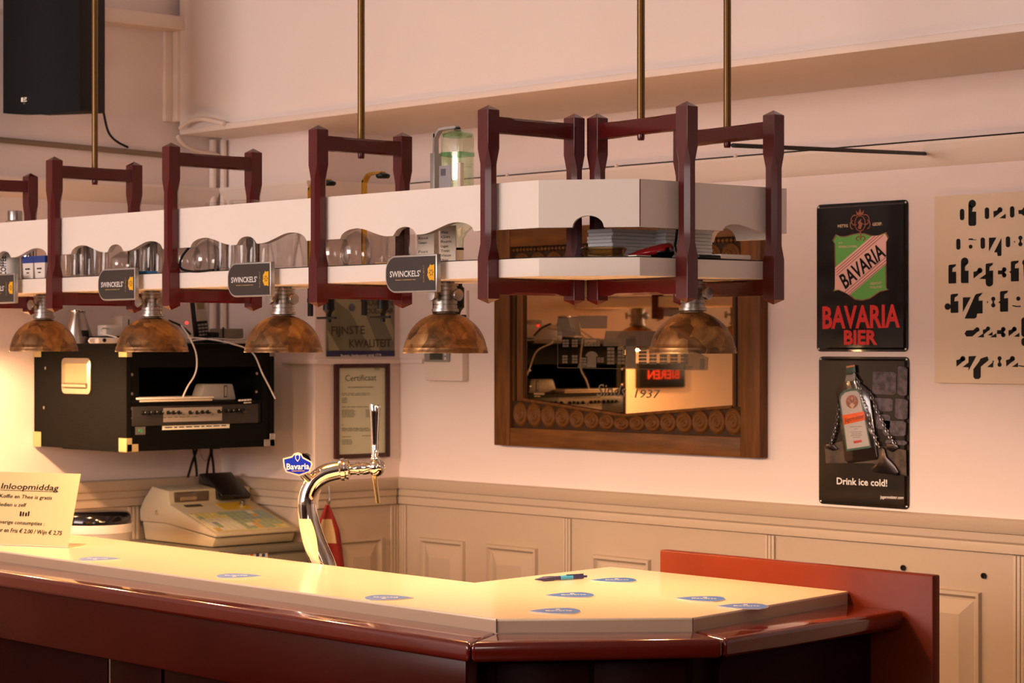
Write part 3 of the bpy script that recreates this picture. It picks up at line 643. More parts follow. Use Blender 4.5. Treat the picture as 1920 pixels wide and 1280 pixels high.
# leg of the rack: napkins, dish, case, holder
def nap(pxa, pxb, X, hgt, lab):
    a = onX(pxa, 470, X); b = onX(pxb, 470, X)
    t = thing('napkin_stack', lab, 'napkins', ((X), (a.y+b.y)/2, ZS), 'white napkin stacks')
    m = MB(); n = 9; y0, y1 = a.y, b.y
    for k in range(n):
        z = ZS+hgt*k/n; j = random.uniform(-.0012, .0012); 
        obj('napkin', MB().box((X-.075+j, y0+j, z), (X+j, y1+j, z+hgt/n*.93)), mat('napkin paper', (240, 242, 246), .8), t, bevel=.0012, seg=1)
nap(1148, 1234, 2.29, .068, 'white napkin stack left of the red post on the short rack end')
nap(1249, 1336, 2.32, .070, 'white napkin stack standing behind the right front red post')
p = onX(1132, 478, 2.36); dish = MB().open_lathe([(.0001, 0), (.034, 0), (.044, .006), (.050, .020), (.047, .0225), (.044, .020), (.038, .008), (.0001, .005)], 12)
single('amber_dish', dish, thin_glass('amber glass', (.86, .70, .45), .7, .15), 'amber glass ashtray lying below the arched notch of the rack', 'ashtray', local=True, loc=(2.345, onX(1132, 478, 2.345).y, ZS))
pc = onX(1222, 478, 2.41)
cs = thing('spectacle_case', 'glossy red and black hard case lying on the short rack end', 'case', (pc.x, pc.y, ZS))
d_ = RT*.9+FW*.1; d_.normalize(); s_ = Vector((-d_.y, d_.x, 0))
def hull(sections):
    m = MB(); vs = []; fs = []; n = 14
    for s, wy, hz, cz in sections:
        for k in range(n): a = 2*math.pi*k/n; vs.append(pc+d_*s+s_*(wy*math.cos(a))+UP*(ZS-pc.z+cz+hz*math.sin(a)))
    for k in range(len(sections)-1):
        for i in range(n): fs.append((k*n+i, k*n+(i+1) % n, (k+1)*n+(i+1) % n, (k+1)*n+i))
    fs.append(tuple(range(n-1, -1, -1))); fs.append(tuple((len(sections)-1)*n+i for i in range(n))); return m.add(vs, fs)
obj('red_shell', hull([(-.052, .012, .003, .004), (-.03, .022, .008, .009), (-.005, .026, .012, .013), (.018, .026, .0145, .0160), (.036, .024, .0155, .0175), (.042, .018, .011, .018)]), mat('gloss red', (150, 26, 30), .15, coat=.6), cs, smooth=60)
obj('black_tip', hull([(-.012, .021, .0085, .0090), (.012, .0262, .0125, .0130), (.030, .026, .0153, .0156), (.041, .022, .0148, .0160), (.0465, .013, .009, .0165)]), BLACKG, cs, smooth=60)
pq = onX(1205, 478, 2.45); single('white_card', MB().ext([pq+Vector((-.012, -.03, 0)), pq+Vector((.012, -.03, 0)), pq+Vector((.012, .012, 0)), pq+Vector((-.02, .012, 0))], (0, 0, .002)), PAPER, 'small white card sticking out from under the red and black case', 'card').location.z = ZS+.001
pq = onX(1312, 480, 2.49); pr2 = onX(1402, 480, 2.49)
hd = thing('card_holder', 'flat black and white plastic holder near the last red post', 'holder', (2.48, pq.y+.05, ZS))
obj('black_base', MB().box((2.455, pq.y-.01, ZS), (2.498, pq.y+.07, ZS+.007)), BLACK, hd, bevel=.001)
obj('white_cover', MB().box((2.455, pq.y+.055, ZS), (2.50, pr2.y, ZS+.010)), WHITEP, hd, bevel=.003)
single('black_lead', MB().tube(spline([onX(1270, 425, 2.40), onX(1268, 445, 2.40), onX(1266, 462, 2.405), onX(1271, 475, 2.41)]), .0028, 8), BLACK, 'short black cable hanging left of the right front red post', 'cable')

# ================================================================== COUNTER THINGS
COAST = mat('coaster blue', (58, 104, 182), .5); COASTE = mat('coaster rim', (226, 214, 200), .6)
def coaster_outline(k=1):
    pts = [(-.056, 0)]
    half_ = [(-.040, .019), (-.020, .036), (.004, .045), (.026, .047), (.038, .036), (.0455, .018)]
    pts += [(x, y) for x, y in half_]; pts += [(.048, 0)]; pts += [(x, -y) for x, y in reversed(half_)]
    return [(x*k, y*k) for x, y in pts]
co = thing('coaster', '', 'coaster', (0,0,0))
obj('board', MB().prism(coaster_outline(1), 0, .0014), COASTE, co, local=True, smooth=0)
obj('print', MB().prism(coaster_outline(.985), .0014, .0017), COAST, co, local=True, smooth=0)
cl = MB(); letters(cl, 'Bavaria', (-.022, -.007, .0018), (.030, -.007, .0018), .014, (0,0,1), bold=.01); obj('lettering', cl, WHITEINK, co, local=True, smooth=0)
cs_ = MB(); cs_.add([(0, .016, .0019), (.008, .016, .0019), (.009, .022, .0019), (.004, .026, .0019), (-.001, .022, .0019)], [(0,1,2,3,4)]); obj('crest', cs_, WHITEINK, co, local=True, smooth=0)
base_rot = math.atan2(RT.y, RT.x)
spots = [(185, 1048, 176, 'blue coaster farthest left, beside the leaning price card'), (445, 1080, 178, 'blue coaster on the long counter below the cash register'), (726, 1121, 174, 'blue coaster on the long counter nearest its front corner'),
         (1044, 1146, 4, 'blue coaster closest to the angled front corner'), (1072, 1116, 8, 'blue coaster between the pen and the angled front corner'), (1154, 1088, 2, 'blue coaster right of the pen'),
         (1317, 1123, -10, 'blue coaster lying flat next to the overhanging one'), (1396, 1137, 0, 'blue coaster sticking out over the right edge of the counter')]
for i, (x, y, r, lb) in enumerate(spots):
    o = co if i == 0 else copy_tree(co); p = onZ(x, y, 1.1003); o.location = (p.x, p.y, 1.1003); o.rotation_euler = (0, 0, base_rot+math.radians(r)); o['label'] = lb; o['group'] = 'blue coasters on the bar'
# pen
a, b = onZ(1003, 1086, 1.1058), onZ(1100, 1080, 1.1058); dv = (b-a); Lp = dv.length; dn = dv/Lp
pen = thing('ballpoint_pen', 'dark blue ballpoint pen with light blue band lying on the counter', 'pen', (a+b)/2)
obj('barrel', MB().lathe([(.0012, 0), (.0022, .006), (.0042, .018), (.0053, .022), (.0053, Lp*.36), (.0047, Lp*.365), (.0050, Lp*.93), (.003, Lp*.94)], 14, a, dn), mat('pen navy', (44, 44, 96), .3), pen)
obj('light_band', MB().lathe([(.0052, Lp*.48), (.0052, Lp*.72)], 14, a, dn), mat('pen cyan', (56, 150, 210), .3), pen)
obj('push_button', MB().lathe([(.0028, Lp*.93), (.0028, Lp)], 12, a, dn), mat('pen navy', (44, 44, 96), .3), pen)
obj('clip', MB().ext([a+dn*(Lp*.60)+UP*.0054, a+dn*(Lp*.60)+UP*.0068, a+dn*(Lp*.93)+UP*.0068, a+dn*(Lp*.93)+UP*.0054], dn.cross(UP)*.003), mat('pen navy', (44, 44, 96), .3), pen)
# leaning price card
bl_, br_ = onZ(0, 1021, 1.101), onZ(127, 1026, 1.101); e = (br_-bl_).normalized(); nrm0 = e.cross(UP)
if nrm0.dot(CAM-br_) < 0: nrm0 = -nrm0
lean = math.radians(26); upv = UP*math.cos(lean)-nrm0*math.sin(lean); cn = nrm0*math.cos(lean)+UP*math.sin(lean)
tr = onP(151, 888, br_, cn); hh = (tr-br_).dot(upv)
c0 = br_-e*.297
card = thing('price_card', 'cream laminated price card leaning on the counter at the far left', 'card', (br_+c0)/2)
LAM = mat('laminated cream card', (216, 194, 146), .12, coat=.8)
vsx = (tr-br_).dot(e)
obj('sheet', MB().ext([c0, br_, br_+upv*hh+e*vsx, c0+upv*hh+e*vsx], cn*-.0015), LAM, card, smooth=0)
obj('foot', MB().ext([c0, br_, br_-nrm0*.09, c0-nrm0*.09], (0, 0, .002)), LAM, card, smooth=0)
top_mid = (br_+c0)/2+upv*hh*.8-e*0
obj('prop', MB().ext([top_mid-e*.03, top_mid+e*.03, (br_+c0)/2-nrm0*.095+e*.03+UP*.001, (br_+c0)/2-nrm0*.095-e*.03+UP*.001], cn*-.0015), LAM, card, smooth=0)
ct = MB()
def cline(s, xa_, ya_, xb_, yb_, h, bold=.01):
    A = onP(xa_, ya_, br_, cn)+cn*.0006; B = onP(xb_, yb_, br_, cn)+cn*.0006; letters(ct, s, A, B, h, cn, bold=bold)
def cx_(u, v): return u/7.11, 860+v/7.11
cline('Inloopmiddag', *cx_(15, 398), *cx_(775, 425), .0165)
A = onP(*cx_(10, 412), br_, cn)+cn*.0006; B = onP(*cx_(778, 437), br_, cn)+cn*.0006; flat(ct, [A, B, B-upv*.0014, A-upv*.0014])
cline('Koffie en Thee is gratis', *cx_(-5, 515), *cx_(690, 545), .0105); cline('Bedien u zelf', *cx_(-30, 628), *cx_(345, 640), .0105)
cline('Overige consumpties :', *cx_(-60, 858), *cx_(592, 890), .0105); cline('Bier en Fris \u20ac 2.00 / Wijn \u20ac 2,75', *cx_(-75, 968), *cx_(820, 1018), .0115, .014)
for k in range(4):
    u0 = 262+36*k; A = onP(*cx_(u0, 765), br_, cn)+cn*.0006; B = onP(*cx_(u0+(18 if k % 2 else 25), 765), br_, cn)+cn*.0006; C_ = onP(*cx_(u0+16, 700+8*(k % 3)), br_, cn)+cn*.0006; flat(ct, [A, B, C_+e*.003, C_-e*.002])
obj('lettering', ct, INK, card, smooth=0)

# ================================================================== BEER TAP
tp = onZ(610, 1063, 1.06); TY = -1.33; tx = onY(612, 1060, TY).x
tap = thing('beer_tap', 'swan-neck chrome beer tap with tall handle and blue badge', 'beer tap', (tx, TY, 1.0))
def tpx(x, y): return onY(x, y, TY)
def pplane(x, y): return onP(x, y, Vector((tx, TY, 1)), FW)       # upright plane facing the room
pd = FW
neck_c = [(617, 1095), (606, 1058), (588, 1012), (577, 965), (577, 930), (590, 903), (612, 887), (640, 880)]
neck_r = [26, 25, 23, 20, 18.5, 18.5, 19, 19]
npts = spline([pplane(x, y) for x, y in neck_c], 7); rr = []
for i in range(len(npts)):
    t = i/7; k = min(int(t), len(neck_r)-2); rr.append((neck_r[k]+(neck_r[k+1]-neck_r[k])*(t-k))*5.05/FPX)
obj('swan_neck', MB().tube(npts, rr, 24), CHROME, tap, smooth=60)
fp = [(566, 918), (574, 922), (582, 960), (594, 1000), (612, 1056), (606, 1060), (596, 1054), (575, 1000), (563, 962), (560, 938)]
# cream insert plate on the front of the neck
mi = MB(); vs = []; fs = []; rows_ = []
for i, p in enumerate(npts):
    ypx = HY-FPX*(p.z-CAM.z)/((p-CAM).dot(FW))
    if 966 <= ypx <= 1058: rows_.append((ypx, p, rr[i]))
rows_.sort(key=lambda q: q[0])
for ypx, p, r_ in rows_:
    t = (ypx-966)/(1058-966); a0 = -38-24*math.sin(math.pi*min(1, t*1.25)**.5) if t < .8 else -58+12*(t-.8)/.2; a1 = -4+30*math.sin(math.pi*min(1, t+.12)**.8)
    for k in range(9): a = math.radians(a0+(a1-a0)*k/8); vs.append(p+(RT*math.sin(a)-FW*math.cos(a))*(r_*1.05)+UP*0)
for i in range(len(rows_)-1):
    for k in range(8): fs.append((9*i+k, 9*i+k+1, 9*i+9+k+1, 9*i+9+k))
mi.add(vs, fs)
obj('front_plate', mi, mat('cream enamel', (246, 226, 176), .2, coat=.5), tap, label='cream front plate', smooth=60)
pc_, pe = pplane(640, 880), pplane(705, 875); ax = (pe-pc_).normalized(); u5 = 5.05/FPX
obj('outlet_flange', MB().lathe([(19.5*u5, -4*u5), (23*u5, 0), (23*u5, 6*u5), (19*u5, 8*u5), (21*u5, 10*u5), (21*u5, 14*u5), (14*u5, 18*u5)], 28, pc_, ax), CHROME, tap, smooth=40)
obj('outlet_stem', MB().lathe([(14*u5, 16*u5), (12*u5, 22*u5), (12*u5, 30*u5), (14*u5, 31*u5), (14*u5, 36*u5), (12*u5, 37*u5), (12*u5, 42*u5), (14*u5, 43*u5), (14*u5, 50*u5), (12*u5, 58*u5)], 24, pc_, ax), CHROME, tap, smooth=40)
bc = pplane(706, 876); obj('tap_body', MB().sphere(bc, 17.5*u5, 24, 16, 1.05), CHROME, tap, smooth=60)
hb, ht = pplane(703, 862), pplane(703, 758); hx = (ht-hb).normalized()
hv = MB(); vs = []; fs = []; n = 14
for s, a_, b_ in [(0, 8, 8), (.03, 8.2, 8.2), (.05, 6.8, 6.8), (.30, 7.2, 6.5), (.6, 8.5, 6.5), (.85, 10, 7), (.97, 11, 7.5), (1.0, 10.5, 6.5)]:
    c = hb.lerp(ht, s)
    for k in range(n): an = 2*math.pi*k/n; vs.append(c+RT*(a_*u5*math.cos(an))+FW*(b_*u5*math.sin(an))+UP*(math.cos(an)*(-2*u5 if s > .95 else 0)))
for k in range(7):
    for i in range(n): fs.append((k*n+i, k*n+(i+1) % n, (k+1)*n+(i+1) % n, (k+1)*n+i))
fs.append(tuple(range(n-1, -1, -1))); fs.append(tuple(7*n+i for i in range(n)))
hobj = obj('handle', hv.add(vs, fs), CHROME, tap, smooth=50)
obj('handle_collar', MB().lathe([(9*u5, 0), (9.5*u5, 3*u5), (9.5*u5, 6*u5), (8*u5, 9*u5)], 20, pplane(704, 864), hx), CHROME, tap)
obj('spout', MB().tube([pplane(702, 890), pplane(703, 900), pplane(709, 943)], [6.5*u5, 5*u5, 4.3*u5], 16), mat('brass spout', (210, 186, 132), .15, metal=1), tap, label='slim pale brass spout')
# badge
lp = pplane(563, 872)-FW*.045; BN = -FW
bcen = lp
def bq(x, y, d=0): return onP(x, y, lp, FW)-FW*d
shield = [(530, 859.5), (547, 855), (551, 850), (558, 848), (565, 850.5), (568, 857), (584.5, 866), (586, 870), (581, 885), (561, 892), (536, 885), (532, 876)]
obj('badge_holder', MB().lathe([(17*u5, 0), (17*u5, .045)], 26, onP(567, 866, lp, FW)+FW*.003, FW), CHROME, tap, smooth=40)
obj('badge_back', MB().ext([bq(x, y) for x, y in shield], FW*.006), mat('badge rim', (232, 196, 170), .3), tap, smooth=0)
cxs, cys = 559, 871
obj('badge_face', MB().ext([bq(cxs+(x-cxs)*.9, cys+(y-cys)*.86, .0006) for x, y in shield], FW*.0007), mat('badge blue', (22, 44, 176), .2, coat=.6), tap, smooth=0)
bm_ = MB(); letters(bm_, 'Bavaria', bq(537.5, 880, .0009), bq(580, 879, .0009), 12.3*4.95/FPX, BN, bold=.015); obj('badge_lettering', bm_, WHITEINK, tap, smooth=0)
bm_ = MB(); flat(bm_, [bq(x, y, .0009) for x, y in [(553.5, 853), (558, 850.8), (562.5, 853), (562, 860), (558, 865.5), (554, 860)]])
obj('badge_crest', bm_, WHITEINK, tap, smooth=0)
bm_ = MB(); flat(bm_, [bq(x, y, .0012) for x, y in [(554.7, 854), (558, 852.3), (561.3, 854), (561, 859.5), (558, 863.5), (555, 859.5)]]); obj('crest_field', bm_, mat('badge blue', (22, 44, 176), .2), tap, smooth=0)
bm_ = MB(); bars(bm_, bq(547, 883.5, .0009), bq(571, 883, .0009), .0018, 0, [.4, .35, .2]); obj('badge_small_print', bm_, GOLD, tap, smooth=0)
obj('lamp_arm', MB().tube([onP(566, 888, lp, FW)+FW*.015, pplane(586, 905)], [.010, .012], 14), CHROME, tap)
obj('tap_pedestal', MB().lathe([(.055, 0), (.055, .03), (.034, .04), (.034, .09)], 24, (npts[0].x, npts[0].y, npts[0].z-.085)), STEEL, tap)
# under-counter drip shelf the tap stands on
ds_z = npts[0].z-.085
bw = MB().box((1.15, -1.372, ds_z-.03), (1.85, -1.20, ds_z)); obj('drip_shelf', bw, STEEL, bar)
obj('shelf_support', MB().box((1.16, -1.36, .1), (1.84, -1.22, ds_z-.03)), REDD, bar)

# ================================================================== MIRROR
mir = thing('carved_mirror', 'carved oak framed mirror with etched building on the right wall', 'mirror', (1.044, -.02, 1.316))
x0, x1, zb, zt_ = .499, 1.589, 1.316, 1.985; sw = .072; rh = .056
obj('stile', MB().box((x0, -.034, zb), (x0+sw, 0, zt_)), OAK, mir, bevel=.003); obj('stile', MB().box((x1-sw, -.034, zb), (x1, 0, zt_)), OAK, mir, bevel=.003)
obj('bottom_rail', MB().box((x0+sw+.0005, -.033, zb), (x1-sw-.0005, 0, zb+rh)), OAKH, mir, bevel=.003); obj('top_rail', MB().box((x0+sw+.0005, -.033, zt_-rh), (x1-sw-.0005, 0, zt_)), OAKH, mir, bevel=.003)
gl, gr, gv = .618, 1.476, 1.050
# carved fields (V-shaped inner edge) with dark grounds
fb = [(x0+sw, zb+rh), (x1-sw, zb+rh), (x1-sw, 1.458), (gr, 1.458), (gv, 1.4235), (gl, 1.462), (x0+sw, 1.462)]
obj('carved_field', MB().ext([(x, -.018, z) for x, z in fb], (0, .017, 0)), OAKD, mir)
obj('carved_field', MB().ext([(x, -.018, z) for x, z in [(x0+sw, zt_-rh), (x1-sw, zt_-rh), (x1-sw, 1.845), (x0+sw, 1.845)]], (0, .017, 0)), OAKD, mir)
for xa_, xb_ in ((x0+sw, gl), (gr, x1-sw)):
    obj('side_bead', MB().box((xa_, -.022, 1.455), (xb_, -.001, 1.85)), OAK, mir, bevel=.002)
    obj('inner_bead', MB().box((xa_+.012, -.027, 1.455), (xa_+.020, -.02, 1.85)), OAKD, mir, bevel=.002)
bead = MB(); 
for (ax_, az_), (bx_, bz_) in (((gl, 1.462), (gv, 1.4235)), ((gv, 1.4235), (gr, 1.458))): bead.tube([(ax_, -.02, az_-.003), (bx_, -.02, bz_-.003)], .005, 8)
obj('v_bead', bead, OAK, mir)
ROS = None
def rosette(x, z, rx, rz):
    global ROS
    if ROS is None:
        m = MB(); n = 28; rings = 26; vs = []; fs = []
        for i in range(rings+1):
            r_ = i/rings
            for k in range(n):
                a = 2*math.pi*k/n; sp = math.sin((r_*2.6-a/(2*math.pi))*2*math.pi); h = .009*(1-.55*r_)+.0022*sp
                if i == rings: h = 0
                vs.append((r_*math.cos(a), -h, r_*math.sin(a)))
        for i in range(rings):
            for k in range(n): fs.append((i*n+k, i*n+(k+1) % n, (i+1)*n+(k+1) % n, (i+1)*n+k))
        ROS = obj('rosette', m.add(vs, fs), OAK, mir, local=True, smooth=60); o = ROS
    else: o = ROS.copy(); COL.objects.link(o)
    o.location = Vector((x, -.0185, z))-ORG[mir.name]; o.scale = (rx, 1, rz)
N = 15
for k in range(N):
    x = x0+sw+.036+(x1-x0-2*sw-.072)*k/(N-1)
    ztop_ = 1.462+(1.4235-1.462)*(x-gl)/(gv-gl) if x < gv else 1.4235+(1.458-1.4235)*(x-gv)/(gr-gv)
    ztop_ = min(1.458, ztop_)-.006; z0_ = zb+rh+.004
    rosette(x, (ztop_+z0_)/2, .0325, (ztop_-z0_)/2)
for k in range(13):
    x = x0+sw+.045+(x1-x0-2*sw-.09)*k/12; rosette(x, 1.882, .036, .030)
dent = MB()
for k in range(60):
    x = x0+sw+.01+(x1-x0-2*sw-.02)*k/59; dent.sphere((x, -.022, 1.920), .0065, 8, 6)
obj('beading', dent, OAK, mir)['kind'] = 'stuff'
gp = [(gl-.004, 1.8495), (gl-.004, 1.459), (gv, 1.421), (gr+.004, 1.455), (gr+.004, 1.8495)]
mg = obj('mirror_glass', MB().ext([(x, -.012, z) for x, z in gp], (0, .006, 0)), MIRROR, mir, smooth=0)
# etching on the glass
et = MB(); YE = -.0124
def er(xa_, ya_, xb_, yb_):
    P = [onY(x, y, YE) for x, y in ((xa_, yb_), (xb_, yb_), (xb_, ya_), (xa_, ya_))]; flat(et, P)
def epx(u, v): return 980+u/5.333, 580+v/5.333
def erc(u0, v0, u1, v1): a = epx(u0, v0); b = epx(u1, v1); er(*a, *b)
def eline(u0, v0, u1, v1, t=3):
    A = onY(*epx(u0, v0), YE); B = onY(*epx(u1, v1), YE); d = (B-A).normalized(); nn_ = Vector((-d.z, 0, d.x))*(t*.00020)
    flat(et, [A-nn_, B-nn_, B+nn_, A+nn_])
for v in range(64, 190, 9): eline(545-(v-60)*0, v, 845, v, 3)
for v in range(90, 262, 9): eline(350+(0), v, 580, v+2, 3)
for v in range(216, 368, 9): eline(800+max(0, 30-(v-216)*.2), v, 1605, v+4, 3)
for u in range(560, 845, 22): eline(u, 62, u-6, 190, 1.2)
for u in range(830, 1600, 20): eline(u, 214, u-3, 368, 1.2)
erc(1030, 270, 1130, 590)
for u0, u1, v0, v1 in [(398, 462, 298, 378), (490, 552, 298, 378), (612, 775, 286, 370), (395, 450, 455, 540), (492, 550, 455, 540), (578, 640, 478, 555), (742, 812, 478, 530)]:
    nv_ = 3; nu = max(2, int((u1-u0)/28))
    for i in range(nu):
        for j in range(nv_): erc(u0+(u1-u0)*i/nu+2, v0+(v1-v0)*j/nv_+3, u0+(u1-u0)*(i+1)/nu-2, v0+(v1-v0)*(j+1)/nv_-3)
for k, u in enumerate(range(845, 1600, 105)):
    if 1000 < u < 1060: u += 110
    for j in range(5): erc(u, 380+j*35, u+36, 408+j*35); erc(u+40, 380+j*35, u+72, 408+j*35)
eline(350, 270, 350, 585); eline(350, 582, 1850, 606); eline(1610, 380, 1610, 600); eline(1610, 600, 1850, 606); eline(1850, 480, 1850, 606); eline(1610, 380, 1700, 400); eline(1700, 400, 1860, 490)
erc(645, 470, 735, 580); arc = [onY(*epx(690+62*math.cos(a), 470-52*math.sin(a)), YE) for a in [math.pi*k/10 for k in range(11)]]; flat(et, arc)
for k in range(4): eline(560-k*4, 545+k*10, 645, 545+k*10, 5)
erc(1770, 490, 1815, 600); erc(1650, 565, 1705, 582)
for u in range(1620, 1850, 16): eline(u, 420+max(0, (u-1700)*.5), u-12, 600, .9)
obj('etched_building', et, ETCH, mir, smooth=0)
ETR = mat('etched roof frosting', (124, 110, 90), .8, alpha=.42)
for q in ([(545, 62), (845, 62), (840, 190), (590, 190)], [(350, 85), (545, 70), (585, 262), (345, 262)], [(830, 214), (1600, 218), (1606, 372), (800, 368)], [(1615, 385), (1700, 400), (1850, 490), (1845, 600), (1612, 598)]):
    er_ = MB(); flat(er_, [onY(*epx(u, v), YE+.0001) for u, v in q]); obj('etched_roof', er_, ETR, mir, smooth=0)
lt = MB(); A = onY(*epx(735, 855), YE); B = onY(*epx(1020, 860), YE); A.z = B.z = (A.z+B.z)/2-.003; letters(lt, 'Sinds', A, B, .036, (0,-1,0), bold=.006, shear=.35); obj('etched_word', lt, ETCH, mir, smooth=0)
lt = MB(); A2 = onY(*epx(1120, 866), YE); B2 = onY(*epx(1360, 872), YE); A2.z = B2.z = (A2.z+B2.z)/2-.004; letters(lt, '1937', A2, B2, .024, (0,-1,0), bold=.004, shear=.3); obj('etched_number', lt, ETCH, mir, smooth=0)

# ================================================================== TIN SIGNS ON THE RIGHT WALL
def tin(name, label, pxs, ymid, zlo, zhi, m=SIGNBLACK):
    xa_, xb_ = onY(pxs[0], ymid, -.004).x, onY(pxs[1], ymid, -.004).x
    t = thing(name, label, 'sign', ((xa_+xb_)/2, 0, zlo))
    R_ = .012
    def rr_(i, d):
        pts = []; r2 = max(R_-i, .002)
        for cx__, cz__, a0 in ((xb_-i-r2, zhi-i-r2, 0), (xa_+i+r2, zhi-i-r2, 90), (xa_+i+r2, zlo+i+r2, 180), (xb_-i-r2, zlo+i+r2, 270)):
            for k in range(5): a = math.radians(a0+90*k/4); pts.append((cx__+r2*math.cos(a), -d, cz__+r2*math.sin(a)))
        return pts
    rings = [rr_(0, .001), rr_(0, .003), rr_(.006, .003), rr_(.011, .0085), rr_(.016, .0085)]; n = len(rings[0]); vs = sum(rings, []); fs = []
    for k in range(len(rings)-1):
        for i in range(n): fs.append((k*n+i, k*n+(i+1) % n, (k+1)*n+(i+1) % n, (k+1)*n+i))
    fs.append(tuple(range(len(vs)-n, len(vs)))); fs.append(tuple(range(n-1, -1, -1)))
    obj('tin_plate', MB().add(vs, fs), m, t, smooth=30)
    for xx in (xa_+.007, xb_-.007):
        for zz in (zlo+.007, zhi-.007): obj('screw', MB().lathe([(.003, .003), (.003, .005), (.0015, .0056)], 10, (xx, 0, zz), (0,-1,0)), STEEL, t)
    return t
YT = -.0090
def S1(u, v, d=0):  return onY(1500+u/4.267, 360+v/4.267, YT-d)
t1 = tin('beer_sign', 'black tin sign with green shield above red lettering, upper of two', (1531, 1702), 510, 1.610, 2.006)
sh = [(285, 335), (320, 352), (360, 352), (420, 335), (470, 325), (520, 328), (570, 345), (620, 348), (690, 318), (712, 362), (692, 395), (694, 770), (712, 782), (640, 800), (560, 855), (500, 870), (440, 862), (385, 820), (310, 785), (262, 795), (280, 765), (274, 410), (258, 385)]
obj('shield_rim', flat(MB(), [S1(u, v) for u, v in sh]), mat('shield bronze', (128, 68, 48), .4), t1, smooth=0)
cu, cv = 485, 595
ins_ = [(cu+(u-cu)*.955, cv+(v-cv)*.968) for u, v in sh]
obj('shield_field', flat(MB(), [S1(u, v, .0002) for u, v in ins_]), mat('shield green', (96, 172, 78), .4), t1, smooth=0)
PINK = mat('shield pale band', (236, 186, 176), .4); STR = mat('shield stripe', (150, 50, 40), .4)
band = [(282, 602), (575, 352), (640, 346), (682, 334), (702, 372), (688, 400), (690, 575), (398, 826), (362, 802), (310, 780), (278, 780)]
obj('pale_band', flat(MB(), [S1(u, v, .0004) for u, v in band]), PINK, t1, smooth=0)
stp = MB()
for (a_, b_) in [((286, 622), (603, 350)), ((288, 644), (632, 348)), ((290, 666), (665, 345)), ((360, 800), (690, 517)), ((378, 812), (690, 545)), ((392, 822), (690, 568))]:
    A = S1(*a_, .0006); B = S1(*b_, .0006); d = (B-A).normalized(); n_ = Vector((-d.z, 0, d.x))*.0009; flat(stp, [A-n_, B-n_, B+n_, A+n_])
obj('stripes', stp, STR, t1, smooth=0)
lb_ = MB(); letters(lb_, 'BAVARIA', S1(362, 775, .0006), S1(690, 505, .0006), .041, (0,-1,0), bold=.025); obj('diagonal_lettering', lb_, INK, t1, smooth=0)
lr = MB(); letters(lr, 'BAVARIA', S1(180, 1088), S1(800, 1076), .0575, (0,-1,0), bold=.03); obj('red_lettering', lr, mat('sign red', (214, 34, 30), .4), t1, smooth=0); lr = MB(); letters(lr, 'BIER', S1(352, 1216), S1(618, 1216), .0365, (0,-1,0), bold=.035); obj('red_lettering', lr, mat('sign red', (214, 34, 30), .4), t1, smooth=0)
BZ = mat('sign bronze print', (150, 84, 58), .4)
ls = MB(); letters(ls, 'WETTIG', S1(298, 284), S1(384, 280), .0078, (0,-1,0), bold=.02); letters(ls, 'GEDEP.', S1(580, 270), S1(658, 264), .0078, (0,-1,0), bold=.02)
letters(ls, 'N.V.', S1(310, 414, .0006), S1(340, 413, .0006), .0048, (0,-1,0), bold=.02); letters(ls, 'BIERBROUWERIJ', S1(310, 446, .0006), S1(455, 442, .0006), .0058, (0,-1,0), bold=.02)
letters(ls, 'LIESHOUT', S1(562, 740, .0006), S1(652, 736, .0006), .0062, (0,-1,0), bold=.02); letters(ls, 'HOLLAND', S1(560, 770, .0006), S1(655, 766, .0006), .0062, (0,-1,0), bold=.02)
obj('small_lettering', ls, mat('sign cream print', (216, 190, 150), .4), t1, smooth=0)
cr_ = MB()
def ring2(m, f, cu_, cv_, ru, rv, a0, a1, d=.0003, t=9):
    P = [f(cu_+ru*math.cos(math.radians(a0+(a1-a0)*k/14)), cv_-rv*math.sin(math.radians(a0+(a1-a0)*k/14)), d) for k in range(15)]; m.tube(P, t*.00018, 6)
ring2(cr_, S1, 482, 250, 42, 62, 0, 360); ring2(cr_, S1, 440, 225, 30, 40, 60, 300); ring2(cr_, S1, 524, 220, 30, 40, -120, 120); ring2(cr_, S1, 425, 262, 22, 34, 90, 270); ring2(cr_, S1, 540, 258, 22, 34, -90, 90)
ring2(cr_, S1, 466, 372, 17, 16, -40, 260); ring2(cr_, S1, 503, 370, 17, 16, -80, 220); ring2(cr_, S1, 484, 342, 3, 24, 0, 360)
flat(cr_, [S1(u, v, .0003) for u, v in [(455, 185), (446, 145), (466, 168), (480, 130), (492, 166), (514, 142), (506, 182)]])
flat(cr_, [S1(u, v, .0003) for u, v in [(462, 290), (470, 262), (462, 245), (478, 222), (492, 214), (486, 238), (502, 250), (494, 276), (486, 298)]])
obj('crown_crest', cr_, BZ, t1, smooth=0)
t2 = tin('liqueur_sign', 'dark tin sign with a chained liqueur bottle, lower of two', (1535, 1704), 800, 1.200, 1.597, mat('dark brown tin', (34, 24, 18), .25, spec=.3, coat=.3, rgb2=(10, 8, 8), vscale=12))
def S2(u, v, d=0): return onY(1500+u/4.129, 650+v/4.129, YT-d)
rk = MB(); random.seed(5)
STONE = mat('printed stone', (104, 92, 104), .5, rgb2=(40, 34, 40), vscale=70)
for (a_, b_, c_, d__) in [(560, 190, 745, 370), (755, 150, 832, 380), (570, 395, 720, 500), (735, 400, 835, 560), (590, 520, 700, 640), (640, 570, 820, 690), (660, 720, 830, 760)]:
    k = 10; pts = [(a_+k, b_), (c_-k*2, b_+6), (c_, b_+k*2), (c_-4, d__-k), (c_-k*2, d__), (a_+k*2, d__-4), (a_, d__-k*2), (a_+3, b_+k)]; flat(rk, [S2(u, v, .0002) for u, v in pts])
obj('stone_wall_print', rk, STONE, t2, smooth=0)
